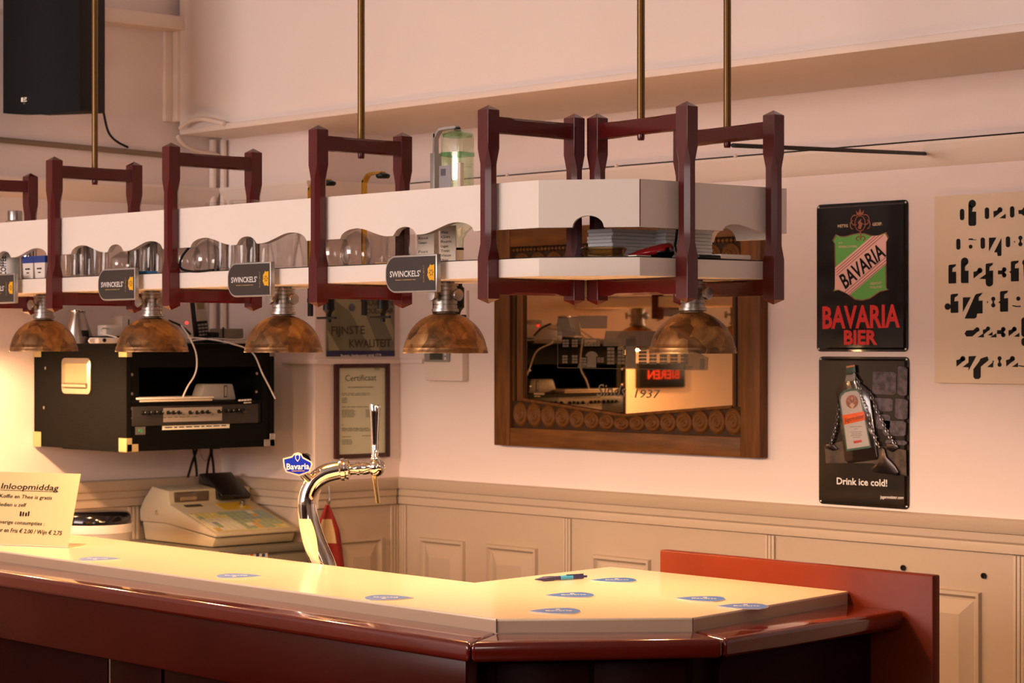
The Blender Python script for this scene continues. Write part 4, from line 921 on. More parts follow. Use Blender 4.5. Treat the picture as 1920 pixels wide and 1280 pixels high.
floor_p = MB(); flat(floor_p, [S2(u, v, .0002) for u, v in [(190, 770), (360, 720), (640, 770), (820, 800), (825, 1000), (560, 900), (200, 900)]]); obj('floor_print', floor_p, mat('printed floor', (86, 66, 54), .4, rgb2=(44, 34, 28), vscale=50), t2, smooth=0)
def slab(name, pts, m, d0, d1, bev=.0012): 
    return obj(name, MB().ext([S2(u, v, d0) for u, v in pts], (0, -(d1-d0), 0)), m, t2, bevel=bev, smooth=40)
bot = [(358, 150), (425, 140), (432, 205), (430, 232), (450, 268), (500, 300), (545, 340), (610, 840), (600, 870), (380, 900), (355, 880), (290, 380), (290, 330), (330, 285), (352, 262), (356, 232), (360, 215)]
slab('bottle_relief', bot, mat('bottle dark glass print', (44, 34, 30), .15, coat=.8), .0002, .006, .002)
slab('bottle_cap', [(358, 152), (425, 140), (434, 200), (362, 216)], mat('cap green', (40, 74, 62), .3), .006, .0075)
slab('cap_ring', [(357, 150), (424, 139), (426, 152), (360, 164)], mat('cap copper', (196, 128, 92), .4), .0074, .008, .0003)
slab('neck_ribbon', [(362, 218), (432, 208), (428, 262), (350, 270)], mat('grey ribbon', (132, 126, 122), .3), .006, .0072, .0005)
lab = [(302, 400), (312, 365), (340, 338), (390, 324), (440, 322), (462, 345), (490, 480), (552, 780), (360, 808)]
slab('label_border', lab, mat('label green', (74, 104, 90), .4), .006, .0065, .0003)
LC = mat('label pale', (188, 180, 176), .5)
lc_u, lc_v = 425, 575
slab('label_paper', [(lc_u+(u-lc_u)*.9, lc_v+(v-lc_v)*.93) for u, v in lab], LC, .0065, .0068, .0002)
slab('label_band', [(328, 530), (498, 498), (506, 565), (342, 604)], mat('label orange', (230, 92, 26), .4), .0068, .0073, .0002)
lx = MB(); letters(lx, 'J\u00e4germeister', S2(345, 585, .0075), S2(500, 548, .0075), .0115, (0,-1,0), bold=.01); obj('label_lettering', lx, mat('label brown ink', (120, 50, 16), .5), t2, smooth=0)
sg = MB(); P = [S2(403+48*math.cos(a), 425-52*math.sin(a), .0070) for a in [2*math.pi*k/20 for k in range(20)]]; flat(sg, P); obj('label_roundel', sg, mat('roundel brown', (150, 92, 78), .5), t2, smooth=0)
sg = MB()
flat(sg, [S2(u, v, .0072) for u, v in [(392, 440), (403, 432), (416, 440), (424, 452), (412, 470), (405, 492), (398, 470), (382, 454)]])
for s_g in (1, -1):
    sg.tube([S2(403+s_g*6, 440, .0072), S2(403+s_g*22, 420, .0072), S2(403+s_g*24, 396, .0072), S2(403+s_g*12, 384, .0072)], .0008, 6); sg.tube([S2(403+s_g*20, 424, .0072), S2(403+s_g*34, 412, .0072)], .0007, 6)
sg.box(S2(401, 412, .0071), S2(406, 384, .0075)); sg.box(S2(394, 402, .0071), S2(413, 396, .0075))
obj('stag_emblem', sg, mat('stag pale', (206, 170, 150), .5), t2, smooth=0)
lx = MB()
for v, w0, w1 in ((622, 385, 480), (640, 420, 445), (662, 392, 482), (676, 400, 474), (690, 392, 480), (704, 408, 468)): bars(lx, S2(w0, v, .007), S2(w1, v-4, .007), .0012, 0, [.3, .3, .4])
obj('label_small_print', lx, mat('grey ink', (110, 104, 110), .5), t2, smooth=0)
slab('label_red_bar', [(413, 728), (478, 718), (480, 738), (416, 748)], mat('label red', (190, 60, 52), .4), .0068, .0071, .0002)
CH = mat('chain grey', (120, 116, 118), .25, metal=.8)
def chain(name, pts, r=.0016, lk=.011):
    P = spline([S2(u, v, .004) for u, v in pts], 10); m = MB(); acc = 0; side = 0; last = P[0]
    for q in P[1:]:
        acc += (q-last).length; last = q
        if acc >= lk*.72:
            acc = 0; i = P.index(q); d = (P[min(i+1, len(P)-1)]-P[i-1]).normalized(); n_ = Vector((-d.z, 0, d.x)) if side else Vector((0, -.45, 0))+Vector((-d.z, 0, d.x))*.35; side ^= 1
            m.tube([q+d*(lk*.55*math.cos(a))+n_*(lk*.34*math.sin(a))-Vector((0, .002, 0)) for a in [2*math.pi*k/10 for k in range(11)]], r, 5)
    o = obj(name, m, CH, t2, smooth=60); return o
chain('chain_relief', [(430, 220), (455, 270), (490, 400), (520, 470), (560, 620), (600, 740), (625, 790)]); chain('chain_relief', [(540, 330), (590, 470), (640, 570), (690, 680), (740, 750)]); chain('chain_relief', [(300, 430), (290, 560), (270, 660), (240, 760)])
SHK = mat('shackle dark metal', (60, 52, 50), .2, metal=.7)
slab('shackle_relief', [(640, 770), (665, 790), (680, 850), (740, 910), (775, 970), (760, 995), (690, 985), (620, 975), (570, 965), (565, 930), (610, 900), (640, 860)], SHK, .0002, .007, .002)
slab('shackle_relief', [(200, 745), (245, 735), (300, 790), (260, 805), (205, 785)], SHK, .0002, .005, .0015); slab('shackle_relief', [(670, 750), (740, 735), (770, 780), (720, 815), (680, 795)], SHK, .0002, .005, .0015)
lx = MB(); letters(lx, 'Drink ice cold!', S2(285, 1062), S2(676, 1080), .0178, (0,-1,0), bold=.02); obj('white_lettering', lx, WHITEINK, t2, smooth=0); lx = MB(); letters(lx, 'jagermeister.com', S2(622, 1172), S2(802, 1178), .0080, (0,-1,0), bold=.02); obj('white_lettering', lx, WHITEINK, t2, smooth=0)

# ================================================================== NUMBER PANEL (right edge)
cp = thing('number_panel', 'pale wall panel with black cut-out numerals at the right edge', 'panel', (2.45, -.01, 1.53))
px0 = onY(1753, 540, -.02).x
obj('board', MB().box((px0, -.022, 1.531), (px0+.62, 0, 2.008)), mat('panel cream', (226, 206, 180), .5), cp, bevel=.001)
def K(u, v): return onY(1740+u/3.556, 360+v/3.556, -.0224)
num = MB()
def flush():
    global num
    if num.f: obj('numeral', num, INK, cp, smooth=0)
    num = MB()
def cap(u0, v0, u1, v1):
    r = (u1-u0)/2; c = (u0+u1)/2; pts = [(c+r*math.cos(a), v0+r-r*math.sin(a)) for a in [math.pi*k/8 for k in range(9)]]+[(c+r*math.cos(a), v1-r-r*math.sin(a)) for a in [math.pi+math.pi*k/8 for k in range(9)]]
    flat(num, [K(*p) for p in pts])
def disc(u, v, r): flat(num, [K(u+r*math.cos(a), v+r*1.05*math.sin(a)) for a in [2*math.pi*k/18 for k in range(18)]])
def pol(*pts): flat(num, [K(*p) for p in pts])
def one(u, v, wd, h):      # flag-topped 1 with a curled beak
    pol((u, v+6), (u+8, v), (u+wd, v-4), (u+wd*.92, v+10), (u+wd*.55, v+22), (u+wd*.5, v+48), (u+wd, v+46), (u+wd, v+h), (u+4, v+h+2), (u, v+h-4))
def two(u, v, s=1):        # cut 2
    disc(u+44*s, v+12*s, 17*s); pol((u, v+22*s), (u+22*s, v+16*s), (u+40*s, v-2*s), (u+58*s, v+20*s), (u+2*s, v+66*s)); pol((u+40*s, v+68*s), (u+82*s, v+38*s), (u+82*s, v+70*s))
def three(u, v): pol((u, v+20), (u+26, v+20), (u+46, v+8), (u+46, v+58), (u+26, v+46), (u, v+46)); disc(u+42, v+14, 15); disc(u+42, v+52, 15)
def eight(u, v): disc(u, v, 14); disc(u, v+42, 14); pol((u-6, v+8), (u+6, v+8), (u+6, v+34), (u-6, v+34))
cap(212, 112, 242, 188); flush(); disc(295, 77, 25); flush(); pol((269, 78), (300, 100), (294, 130), (321, 130), (321, 216), (312, 225), (278, 225), (269, 216)); flush(); cap(378, 102, 408, 180); flush(); two(436, 106); flush(); cap(546, 94, 576, 170); flush()
pol((602, 120), (626, 118), (645, 92), (700, 92), (700, 166), (645, 164), (622, 146), (604, 146)); flush(); one(720, 90, 50, 130); flush(); cap(800, 85, 830, 160); flush()
cap(188, 310, 216, 384); flush(); pol((270, 310), (298, 308), (298, 314), (322, 316), (322, 320), (270, 319)); flush(); disc(284, 364, 13); flush(); cap(350, 302, 380, 378); flush(); pol((406, 304), (456, 302), (406, 396)); flush(); pol((490, 304), (490, 420), (484, 426), (464, 426), (460, 402), (440, 402)); flush(); cap(518, 295, 548, 368); flush(); pol((574, 324), (584, 331), (574, 338)); flush(); eight(616, 305); flush(); cap(680, 290, 708, 362); flush()
one(136, 484, 52, 124); flush(); disc(245, 462, 25); flush(); pol((219, 462), (262, 476), (246, 500), (246, 524), (270, 524), (270, 606), (226, 607), (219, 600)); flush(); two(302, 510); flush(); one(384, 476, 50, 90); flush(); cap(384, 530, 434, 630); flush(); three(466, 502); flush(); one(552, 460, 54, 134); flush(); pol((540, 532), (556, 522), (556, 544)); flush(); disc(650, 470, 22); flush(); pol((634, 470), (680, 470), (680, 590), (640, 590)); flush()
disc(131, 763, 21); flush(); one(150, 680, 52, 124); flush(); pol((232, 702), (285, 700), (232, 800)); flush(); pol((312, 690), (320, 680), (364, 670), (350, 690), (338, 700), (338, 724), (364, 722), (364, 808), (328, 810), (324, 834), (312, 843), (244, 843)); flush(); pol((393, 724), (402, 733), (393, 744)); flush(); eight(435, 712); flush(); one(480, 660, 54, 136); flush(); pol((468, 734), (484, 722), (484, 746)); flush(); disc(602, 710, 14); flush(); pol((562, 752), (590, 758), (618, 757), (618, 766), (586, 766), (562, 760)); flush(); one(650, 655, 50, 130); flush()
pol((256, 922), (300, 920), (326, 900), (344, 918), (296, 962), (256, 963), (243, 943)); flush(); disc(328, 916, 15); flush(); two(365, 900, .8); flush(); pol((330, 968), (370, 940), (374, 968)); flush(); three(460, 900); flush(); pol((414, 968), (454, 940), (458, 968)); flush(); two(536, 902, .9); flush(); cap(622, 834, 664, 966); flush(); cap(622, 970, 664, 1026); flush()
two(188, 1098); flush(); pol((270, 1094), (322, 1092), (270, 1190)); flush(); pol((350, 1110), (396, 1094), (404, 1120), (352, 1164), (352, 1232), (340, 1246), (314, 1246), (302, 1232), (302, 1180), (340, 1130)); flush(); pol((394, 1166), (436, 1130), (434, 1168)); flush(); pol((430, 1120), (442, 1130), (430, 1140)); flush(); eight(477, 1108); flush(); two(520, 1098, .98); flush(); pol((604, 1154), (640, 1158), (640, 1166), (604, 1160)); flush(); disc(660, 1110, 15); flush()

# ================================================================== CERTIFICATE CORNER
XC = 0.002
ce = thing('framed_certificate', 'certificate in a slim dark brown frame below the green tin sign', 'certificate', (0, -.165, 1.262))
ya, yb, za, zb_ = -.276, -.052, 1.262, 1.567; fwid = .014
for a_, b_ in (((ya, za), (ya+fwid, zb_)), ((yb-fwid, za), (yb, zb_)), ((ya+fwid, za), (yb-fwid, za+fwid)), ((ya+fwid, zb_-fwid), (yb-fwid, zb_))):
    obj('frame_bar', MB().box((0, a_[0], a_[1]), (.016, b_[0], b_[1])), DARKWOOD, ce, bevel=.002)
obj('sheet', MB().box((0, ya+.01, za+.01), (.006, yb-.01, zb_-.01)), mat('certificate paper', (206, 206, 178), .5), ce)
def V(u, v): return onX(420+u/3.556, 500+v/3.556, .0064)
cl = MB(); NX = (1, 0, 0)
letters(cl, 'Certificaat', V(808, 763), V(1016, 757), .020, NX); obj('title_lettering', cl, mat('certificate ink', (84, 84, 72), .6), ce, smooth=0); cl = MB(); letters(cl, 'BEOORDELING HYGI\u00cbNE', V(828, 808), V(996, 806), .0040, NX, bold=.01)
random.seed(11)
for (u0, u1, vs_) in ((786, 980, [846, 857]), (786, 830, [878, 887, 896, 906]), (786, 980, [936]), (786, 880, [958, 966, 975, 984, 993, 1002]), (945, 978, [958, 966, 975, 984, 993, 1002]), (786, 812, [1056]), (786, 980, [1078, 1086, 1095]), (786, 858, [1135]), (920, 985, [1128]), (786, 858, [1156, 1165, 1174, 1184]), (1002, 1052, [680, 688])):
    for v in vs_: bars(cl, V(u0, v), V(u1-random.uniform(0, 15), v-1), .0018, 0, [random.uniform(.1, .25) for _ in range(8)])
obj('lettering', cl, mat('certificate ink', (84, 84, 72), .6), ce, smooth=0)
t3 = thing('quality_sign', 'olive green tin sign reading fine quality above the certificate', 'sign', (0, -.163, 1.585))
y0_, y1_ = onX(612, 600, .004).y, onX(740, 600, .004).y
obj('tin_plate', MB().box((0, y0_, 1.590), (.005, y1_, 1.79)), mat('olive tin', (112, 108, 82), .3, coat=.3), t3, bevel=.002)
obj('blue_foot', MB().box((.0045, y0_+.001, 1.5912), (.0058, y1_-.001, 1.609)), mat('sign navy', (40, 40, 84), .3), t3)
def Q(u, v): return onX(420+u/3.556, 500+v/3.556, .0055)
ry = MB(); flat(ry, [Q(u, v) for u, v in [(735, 220), (905, 215), (1040, 560), (985, 562), (840, 300)]]); flat(ry, [Q(u, v) for u, v in [(690, 420), (770, 555), (700, 560)]]); flat(ry, [Q(u, v) for u, v in [(1000, 215), (1060, 215), (1132, 420), (1130, 500)]])
obj('light_rays', ry, mat('olive pale', (150, 144, 112), .35), t3, smooth=0)
QI = mat('sign brown ink', (62, 48, 34), .5)
for w_, q_, r_, h_ in (('MAANDEN', (918, 262), (1128, 258), .017), ('HOUDBAAR', (920, 312), (1130, 309), .017), ('FIJNSTE', (716, 452), (938, 446), .026), ('KWALITEIT', (836, 538), (1114, 534), .026)):
    obj('lettering', letters(MB(), w_, Q(*q_)+Vector((.0003, 0, 0)), Q(*r_)+Vector((.0003, 0, 0)), h_, NX, bold=.012), QI, t3, smooth=0)
lx = MB(); letters(lx, 'Bavaria, bierbrouwer sinds 1719', Q(778, 601)+Vector((.0008, 0, 0)), Q(1046, 596)+Vector((.0008, 0, 0)), .0085, NX, bold=.012); obj('foot_lettering', lx, WHITEINK, t3, smooth=0)
cp_ = MB().lathe([(.0001, .0035), (.010, .003), (.0125, .0015), (.0125, 0)], 20, Q(853, 272), (1,0,0)); obj('crown_cap', cp_, mat('cap blue grey', (96, 96, 112), .3, metal=.6), t3)
# thermostat
th = thing('thermostat', 'white thermostat with grey display on the right wall left of the mirror', 'thermostat', (.22, -.02, 1.51))
xa_, xb_ = onY(798, 690, -.025).x, onY(868, 690, -.025).x
obj('casing', MB().box((xa_, -.028, onY(830, 714, -.028).z), (xb_, 0, 1.69)), TRIMW, th, bevel=.004)
obj('display_panel', MB().ext([(xa_+.002, -.0285, 1.573), (xa_+.125, -.0285, 1.573), (xa_+.132, -.0285, 1.68), (xa_+.006, -.0285, 1.68)], (0, -.006, 0)), GREYP, th, bevel=.002)
obj('screen', MB().box((xa_+.032, -.0352, 1.580), (xa_+.095, -.0343, 1.655)), mat('lcd dark', (70, 72, 62), .2), th)
for k in range(4): obj('button', MB().box((xa_+.104, -.0355, 1.580+.014*k), (xa_+.112, -.0345, 1.588+.014*k)), WHITEP, th)
# thing hung higher on the same wall: pale cover strip
xs_ = onY(868, 570, -.012).x; single('wall_conduit', MB().box((xs_, -.012, 1.69), (xs_+.016, 0, 1.80)), TRIMW, 'short white cable duct rising from the thermostat', 'conduit', bevel=.002)

# black cable pinned along the picture rail
ck = thing('pinned_cable', 'thin black cable pinned along the picture rail of the right wall', 'cable', (1.3, -.03, 2.15))
cpts = [onY(x, y, -.026) for x, y in [(760, 361), (905, 345), (960, 333), (1050, 327), (1200, 313), (1290, 306), (1414, 297), (1560, 288), (1700, 272), (1800, 264), (1960, 247)]]
for p in cpts: p.z = max(p.z, 2.1512)
obj('cord', MB().tube(spline(cpts, 5), .0036, 8), BLACK, ck)
for x, y in ((950, 333), (1155, 316), (1378, 296)): 
    p = onY(x, y, -.036); obj('clip', MB().sphere((p.x, -.034, 2.1535), .006, 10, 8), TRIMW, ck)
cpts = [Vector((.006, y, 2.1535)) for y in (-.33, -.2, -.06)]
# ================================================================== SPEAKER
sp = thing('wall_speaker', 'large black loudspeaker mounted high on the left wall', 'speaker', (-.33, -1.13, 2.345))
fn = Vector((.50, -.866, 0)).normalized(); fr = Vector((.866, .5, 0)).normalized()
A0 = onP(2, 208, Vector((-.25, -1.2, 0)), fn); B0_ = onP(146, 204, Vector((-.25, -1.2, 0)), fn)
wsp = (B0_-A0).dot(fr); zb0 = B0_.z
def spf(s, d, z): return Vector((A0.x, A0.y, 0))+fr*s-fn*d+UP*z
D_ = .20; zt0 = zb0+.46
obj('cabinet', MB().ext([spf(.004, .014, zb0), spf(wsp-.002, .014, zb0+.002), spf(wsp-.012, D_, zb0+.006), spf(.05, D_, zb0+.006)], (0, 0, .45)), mat('speaker grey black', (22, 19, 17), .65, spec=.25, bump=.3, bscale=200), sp, bevel=.008)
gr_ = MB(); n = 12; vs = []; fs = []
for k in range(n+1):
    t = k/n; bow = math.sin(math.pi*t)
    for z in (zb0-.004-.010*bow, zt0): vs.append(spf(wsp*t, .012-.016*bow, z))
    for z in (zb0-.002-.008*bow, zt0): vs.append(spf(wsp*t, .03, z))
for k in range(n):
    i = 4*k; fs += [(i, i+4, i+5, i+1), (i+2, i+3, i+7, i+6), (i, i+2, i+6, i+4), (i+1, i+5, i+7, i+3)]
fs += [(0, 1, 3, 2), (4*n, 4*n+2, 4*n+3, 4*n+1)]
obj('front_grille', gr_.add(vs, fs), mat('speaker black', (6, 5, 6), .6, spec=.2, bump=.3, bscale=300), sp, smooth=50)
pl = (spf(wsp*.27, .0, zb0+.046)); bd = MB().ext([onP(x, y, pl+fn*.001, fn) for x, y in ((40, 191), (59, 190), (59, 182), (40, 183))], fn*.001); obj('badge', bd, mat('badge silver', (150, 140, 126), .3, metal=.6), sp)
bl2 = MB(); letters(bl2, 'DAP', onP(43, 189.5, pl+fn*.0025, fn), onP(57, 188.8, pl+fn*.0025, fn), .010, fn, bold=.03); obj('badge_lettering', bl2, INK, sp, smooth=0)
bl2 = MB(); letters(bl2, 'AUDIO', onP(43, 195, pl+fn*.0012, fn), onP(57.5, 194.4, pl+fn*.0012, fn), .004, fn, bold=.02); obj('badge_print', bl2, mat('dim print', (110, 104, 96), .5), sp, smooth=0)
for x in (27, 110): q = onP(x, 209, Vector((-.27, -1.17, 0)), fn); obj('rubber_foot', MB().lathe([(.006, 0), (.009, .010)], 10, q-UP*.006), BLACK, sp)
mid = spf(wsp*.5, D_, zb0+.22); obj('wall_bracket', MB().tube([mid+fn*.02, Vector((-.505, mid.y+.02, mid.z))], .018, 12), BLACK, sp)
obj('bracket_plate', MB().box((-.511, mid.y-.03, mid.z-.06), (-.50, mid.y+.07, mid.z+.06)), BLACK, sp)
single('speaker_cable', MB().tube(spline([onX(176, 150, -.44), onX(184, 172, -.46), onX(192, 200, -.48), onX(200, 238, -.488), onX(208, 255, -.49), onX(222, 267, -.49), onX(240, 276, -.49)], 6), [.004]*37, 8), BLACK, 'black cable curving down from the loudspeaker to the wall pipe', 'cable')

# ================================================================== AMP CASE
AX, Y0, Y1, Z0, Z1 = .021, -1.066, -.526, 1.312, 1.632
ac = thing('equipment_case', 'black tolex rack case with metal corners hung on the left wall', 'case', (-.25, -.8, Z0))
f0, f1, g0, g1 = Y0+.045, Y1-.045, 1.372, 1.585     # opening
cs2 = MB(); cs2.box((-.505, Y0, Z0), (AX-.0, Y0+.016, Z1)); cs2.box((-.505, Y1-.016, Z0), (AX, Y1, Z1)); cs2.box((-.505, Y0+.016, Z0), (AX, Y1-.016, Z0+.016)); cs2.box((-.505, Y0+.016, Z1-.016), (AX, Y1-.016, Z1)); cs2.box((-.505, Y0+.016, Z0+.016), (-.49, Y1-.016, Z1-.016))
obj('shell', cs2, TOLEX, ac)
FB = mat('rack front black', (7, 6, 6), .5, spec=.15)
obj('front_rail', MB().box((AX-.05, Y0+.016, Z0+.016), (AX-.003, f0, Z1-.016)), FB, ac); obj('front_rail', MB().box((AX-.05, f1, Z0+.016), (AX-.003, Y1-.016, Z1-.016)), FB, ac)
obj('front_lintel', MB().box((AX-.05, f0, 1.560), (AX-.003, f1, Z1-.016)), FB, ac); obj('front_sill', MB().box((AX-.05, f0, Z0+.016), (AX-.003, f1, 1.385)), FB, ac)
def F_(x, y, d=0): return onX(x, y, AX-.003+d)
for x, y in ((247, 702), (247, 738), (245, 766), (244, 784), (481, 700), (480, 734), (479, 760), (479, 779)):
    p = F_(x, y); obj('rack_screw', MB().lathe([(.0045, 0), (.0045, .002), (.002, .003)], 12, p, (1,0,0)), STEEL, ac)
BRC = mat('brassy corner metal', (206, 186, 132), .3, metal=.6)
def corner(y, z, sy, sz, sx=1):
    m = MB(); a = .040
    m.box((AX+.0005, y, z), (AX+.003, y+sy*a, z+sz*.022)); m.box((AX+.0005, y, z), (AX+.003, y+sy*.018, z+sz*a))
    m.box((AX+.003, y-sy*.002, z), (AX-.04, y-sy*.0003, z+sz*a)); m.box((AX+.003, y-sy*.002, z-sz*.002), (AX-.04, y+sy*a, z-sz*.0003))
    return m
for y, z, sy, sz, m_ in ((Y0, Z0, 1, 1, BRC), (Y1, Z0, -1, 1, STEEL), (Y1, Z1, -1, -1, STEEL), (Y0, Z1, 1, -1, BRC)): obj('metal_corner', corner(y, z, sy, sz), m_, ac, bevel=.001, seg=1)
m = MB(); m.box((-.505, Y0-.002, Z0-.002), (-.462, Y0-.0003, Z0+.045)); obj('metal_corner', m, BRC, ac, bevel=.001, seg=1)
m = MB(); m.box((-.505, Y0-.002, Z1-.042), (-.462, Y0-.0003, Z1+.002)); obj('metal_corner', m, BRC, ac, bevel=.001, seg=1)
# recessed handle on the left side
def SD(x, y): return onY(x, y, Y0)
ha, hb_ = SD(118, 672), SD(172, 738); xh0, xh1 = ha.x, hb_.x; zh1 = SD(145, 671).z; zh0 = SD(145, 738).z
b = .016
def rrect(x0, x1, z0, z1, r, y):
    return [(cx__+r*math.cos(math.radians(a0+90*k/5)), y, cz__+r*math.sin(math.radians(a0+90*k/5))) for cx__, cz__, a0 in ((x1-r, z1-r, 0), (x0+r, z1-r, 90), (x0+r, z0+r, 180), (x1-r, z0+r, 270)) for k in range(6)]
hn = MB(); rs_ = [rrect(xh0, xh1, zh0, zh1, .018, Y0-.0003), rrect(xh0, xh1, zh0, zh1, .018, Y0-.005), rrect(xh0+b*.8, xh1-b*.8, zh0+b, zh1-b, .004, Y0-.009), rrect(xh0+b*.95, xh1-b*.95, zh0+b*1.15, zh1-b*1.15, .003, Y0-.0006)]
hn.add(sum(rs_, []), [(k*24+i_, k*24+(i_+1) % 24, (k+1)*24+(i_+1) % 24, (k+1)*24+i_) for k in range(3) for i_ in range(24)])
HM = mat('nickel handle', (206, 196, 172), .28, metal=.9)
hd_ = obj('handle', hn, HM, ac, label='recessed nickel carrying handle')
obj('handle_dish', MB().box((xh0+b*.8, Y0-.0012, zh0+b), (xh1-b*.8, Y0-.0004, zh1-b)), mat('handle dish shade', (160, 146, 112), .5, metal=.3), hd_)
obj('handle_grip', MB().tube([(xh0+b*1.05, Y0-.008, zh0+b+.010), (xh1-b*.7, Y0-.008, zh0+b+.010)], .0075, 12), HM, hd_)
for k in range(6):
    for z in (zh0+b/2, zh1-b/2): obj('rivet', MB().sphere((xh0+.02+(xh1-xh0-.04)*k/5, Y0-.003, z), .0022, 8, 6), HM, hd_)
for x, y in ((86, 690), (83, 764)): p = SD(x, y); obj('side_screw', MB().lathe([(.005, 0), (.005, .002)], 10, p, (0,-1,0)), STEEL, ac)
for yy in (-.95, -.62): obj('wall_bracket', MB().box((-.51, yy-.012, Z0-.012), (-.15, yy+.012, Z0-.001)), BLACK, ac)
# amplifier unit
am = thing('mixer_amplifier', 'black rack amplifier with rows of knobs fitted in the equipment case', 'amplifier', (AX, -.8, 1.386))
P1, P2 = F_(246, 762), F_(482, 757); za_, zb2 = 1.3865, 1.445
obj('faceplate', MB().box((AX-.003+.0006, P1.y, za_), (AX+.003, P2.y, zb2)), mat('amp dark face', (44, 40, 38), .4), am, bevel=.001)
obj('chassis', MB().box((-.32, f0+.004, za_), (AX-.004, f1-.004, zb2)), BLACK, am)
q1, q2 = F_(304, 770).y, F_(414, 770).y
obj('grey_panel', MB().box((AX+.003, q1, za_+.010), (AX+.0036, q2, zb2-.006)), mat('amp grey panel', (150, 140, 132), .4), am)
for x, y in [(268, 774), (279, 774), (290, 773), (301, 773), (315, 773), (325, 773), (335, 773), (356, 773), (369, 773), (379, 772), (389, 772), (410, 771), (424, 770), (434, 770), (444, 769)]:
    p = onX(x, y, AX+.0032); k_ = obj('knob', MB().lathe([(.0062, 0), (.0060, .003), (.0048, .004), (.0045, .012)], 14, p, (1,0,0)), BLACK, am); obj('pointer', MB().box((p.x+.0121, p.y-.0005, p.z+.0005), (p.x+.0125, p.y+.0005, p.z+.0042)), WHITEINK, k_)
for x in (344, 398): p = onX(x, 777, AX+.0036); obj('toggle', MB().lathe([(.0022, 0), (.0015, .006)], 8, p, (1,0,.3)), STEEL, am)
p = onX(456, 770, AX+.003); obj('power_switch', MB().lathe([(.0085, 0), (.0085, .004), (.006, .005)], 16, p, (1,0,0)), BLACKG, am)
pr_l = MB(); bars(pr_l, onX(306, 783, AX+.0038), onX(412, 780, AX+.0038), .0014, 0, [.05, .08, .06, .1, .05, .12]); bars(pr_l, onX(308, 764, AX+.0038), onX(412, 762, AX+.0038), .0014, 0, [.1, .2, .1, .2]); obj('panel_print', pr_l, INK, am, smooth=0)
lx = MB(); letters(lx, 'TAPCO', onX(447, 752, AX-.002), onX(472, 750.5, AX-.002), .0065, NX, bold=.03); bars(lx, onX(457, 756, AX-.002), onX(472, 755, AX-.002), .003, 0, [.5, .4]); 
lx = MB(); bars(lx, onX(447, 752, AX-.001), onX(472, 750.5, AX-.001), .0050, 0, [.2, .15, .2, .2, .1]); bars(lx, onX(457, 756, AX-.001), onX(472, 755, AX-.001), .003, 0, [.5, .4])
obj('white_print', lx, WHITEINK, am, smooth=0)
# plate above the amplifier
obj('blank_plate', MB().box((AX-.05, f0, zb2+.001), (AX-.003, f1, 1.456)), FB, ac)
# label strip & socket in the sill
a, b = F_(304, 806, .0006), F_(430, 801, .0006)
ls_ = MB().ext([F_(304, 806), F_(430, 802), F_(430, 794.5), F_(304, 798)], (.001, 0, 0)); sl = obj('label_strip', ls_, PAPER, ac, smooth=0)
lx = MB(); bars(lx, F_(309, 802.5, .0012), F_(424, 798.5, .0012), .003, 0, [.12, .05, .08, .1, .09, .05, .09, .1, .1]); obj('strip_print', lx, INK, sl, smooth=0)
a, b = F_(253, 815), F_(272, 799.5); sk = obj('socket_plate', MB().box((AX-.003, a.y, a.z), (AX-.001, b.y, b.z)), STEEL, ac); obj('green_socket', MB().lathe([(.006, 0), (.006, .003), (.003, .003)], 14, ((AX-.001), (a.y+b.y)/2, (a.z+b.z)/2), (1,0,0)), mat('socket green', (58, 130, 88), .3), sk)
# router, tablet inside the case
ro = thing('router_box', 'grey white router box lying inside the rack case opening', 'router', (-.05, -.66, 1.4565))
ra, rb_ = onX(363, 745, -.03), onX(444, 744, -.03)
obj('housing', MB().ext([(-.03, ra.y+.02, 1.4570), (-.03, rb_.y, 1.4570), (-.03, rb_.y-.014, 1.508), (-.03, ra.y+.040, 1.508)], (-.05, 0, 0)), mat('router grey', (158, 154, 156), .4), ro, bevel=.006)
rp = onX(423, 727, -.0295); obj('badge_slot', MB().box((-.0305, rp.y-.0065, 1.466), (-.0288, rp.y+.0065, 1.502)), INK, ro, bevel=.002); obj('badge_inner', MB().box((-.0292, rp.y-.0045, 1.469), (-.0285, rp.y+.0045, 1.499)), GREYP, ro)
tb = thing('tablet', 'white tablet lying flat with a charging cable at the case opening', 'tablet', (.01, -.78, 1.4565))
ta, tb_ = onX(262, 744, .02), onX(398, 738, .02)
obj('slab', MB().box((-.12, ta.y, 1.4575), (.022, tb_.y, 1.464)), mat('tablet pale', (226, 208, 184), .35), tb, bevel=.002); obj('cover', MB().box((-.11, ta.y-.012, 1.4646), (.026, tb_.y+.004, 1.4715)), WHITEP, tb, bevel=.003)
obj('screen_edge', MB().box((-.12, ta.y-.028, 1.458), (.02, ta.y-.001, 1.461)), BLACKG, tb)
pts = [onX(343, 737, .028), onX(352, 724, .03), onX(364, 705, .03), onX(369, 685, .032), onX(367, 660, .032), onX(358, 638, .025), onX(350, 624, .01), onX(340, 610, -.1)]
pts[0].z = 1.4715
single('charging_cable', MB().tube(spline(pts, 7), .0024, 8), WHITEP, 'white charging cable looping from the tablet up to the case top', 'cable')
pts = [onX(352, 633, -.06), onX(385, 635, -.03), (onX(430, 643, .02)), onX(472, 660, .028), onX(492, 700, .030), onX(505, 725, .030), onX(516, 747, .028)]
single('dangling_cable', MB().tube(spline(pts, 7), .0024, 8), WHITEP, 'white cable hanging down across the right end of the equipment case', 'cable')
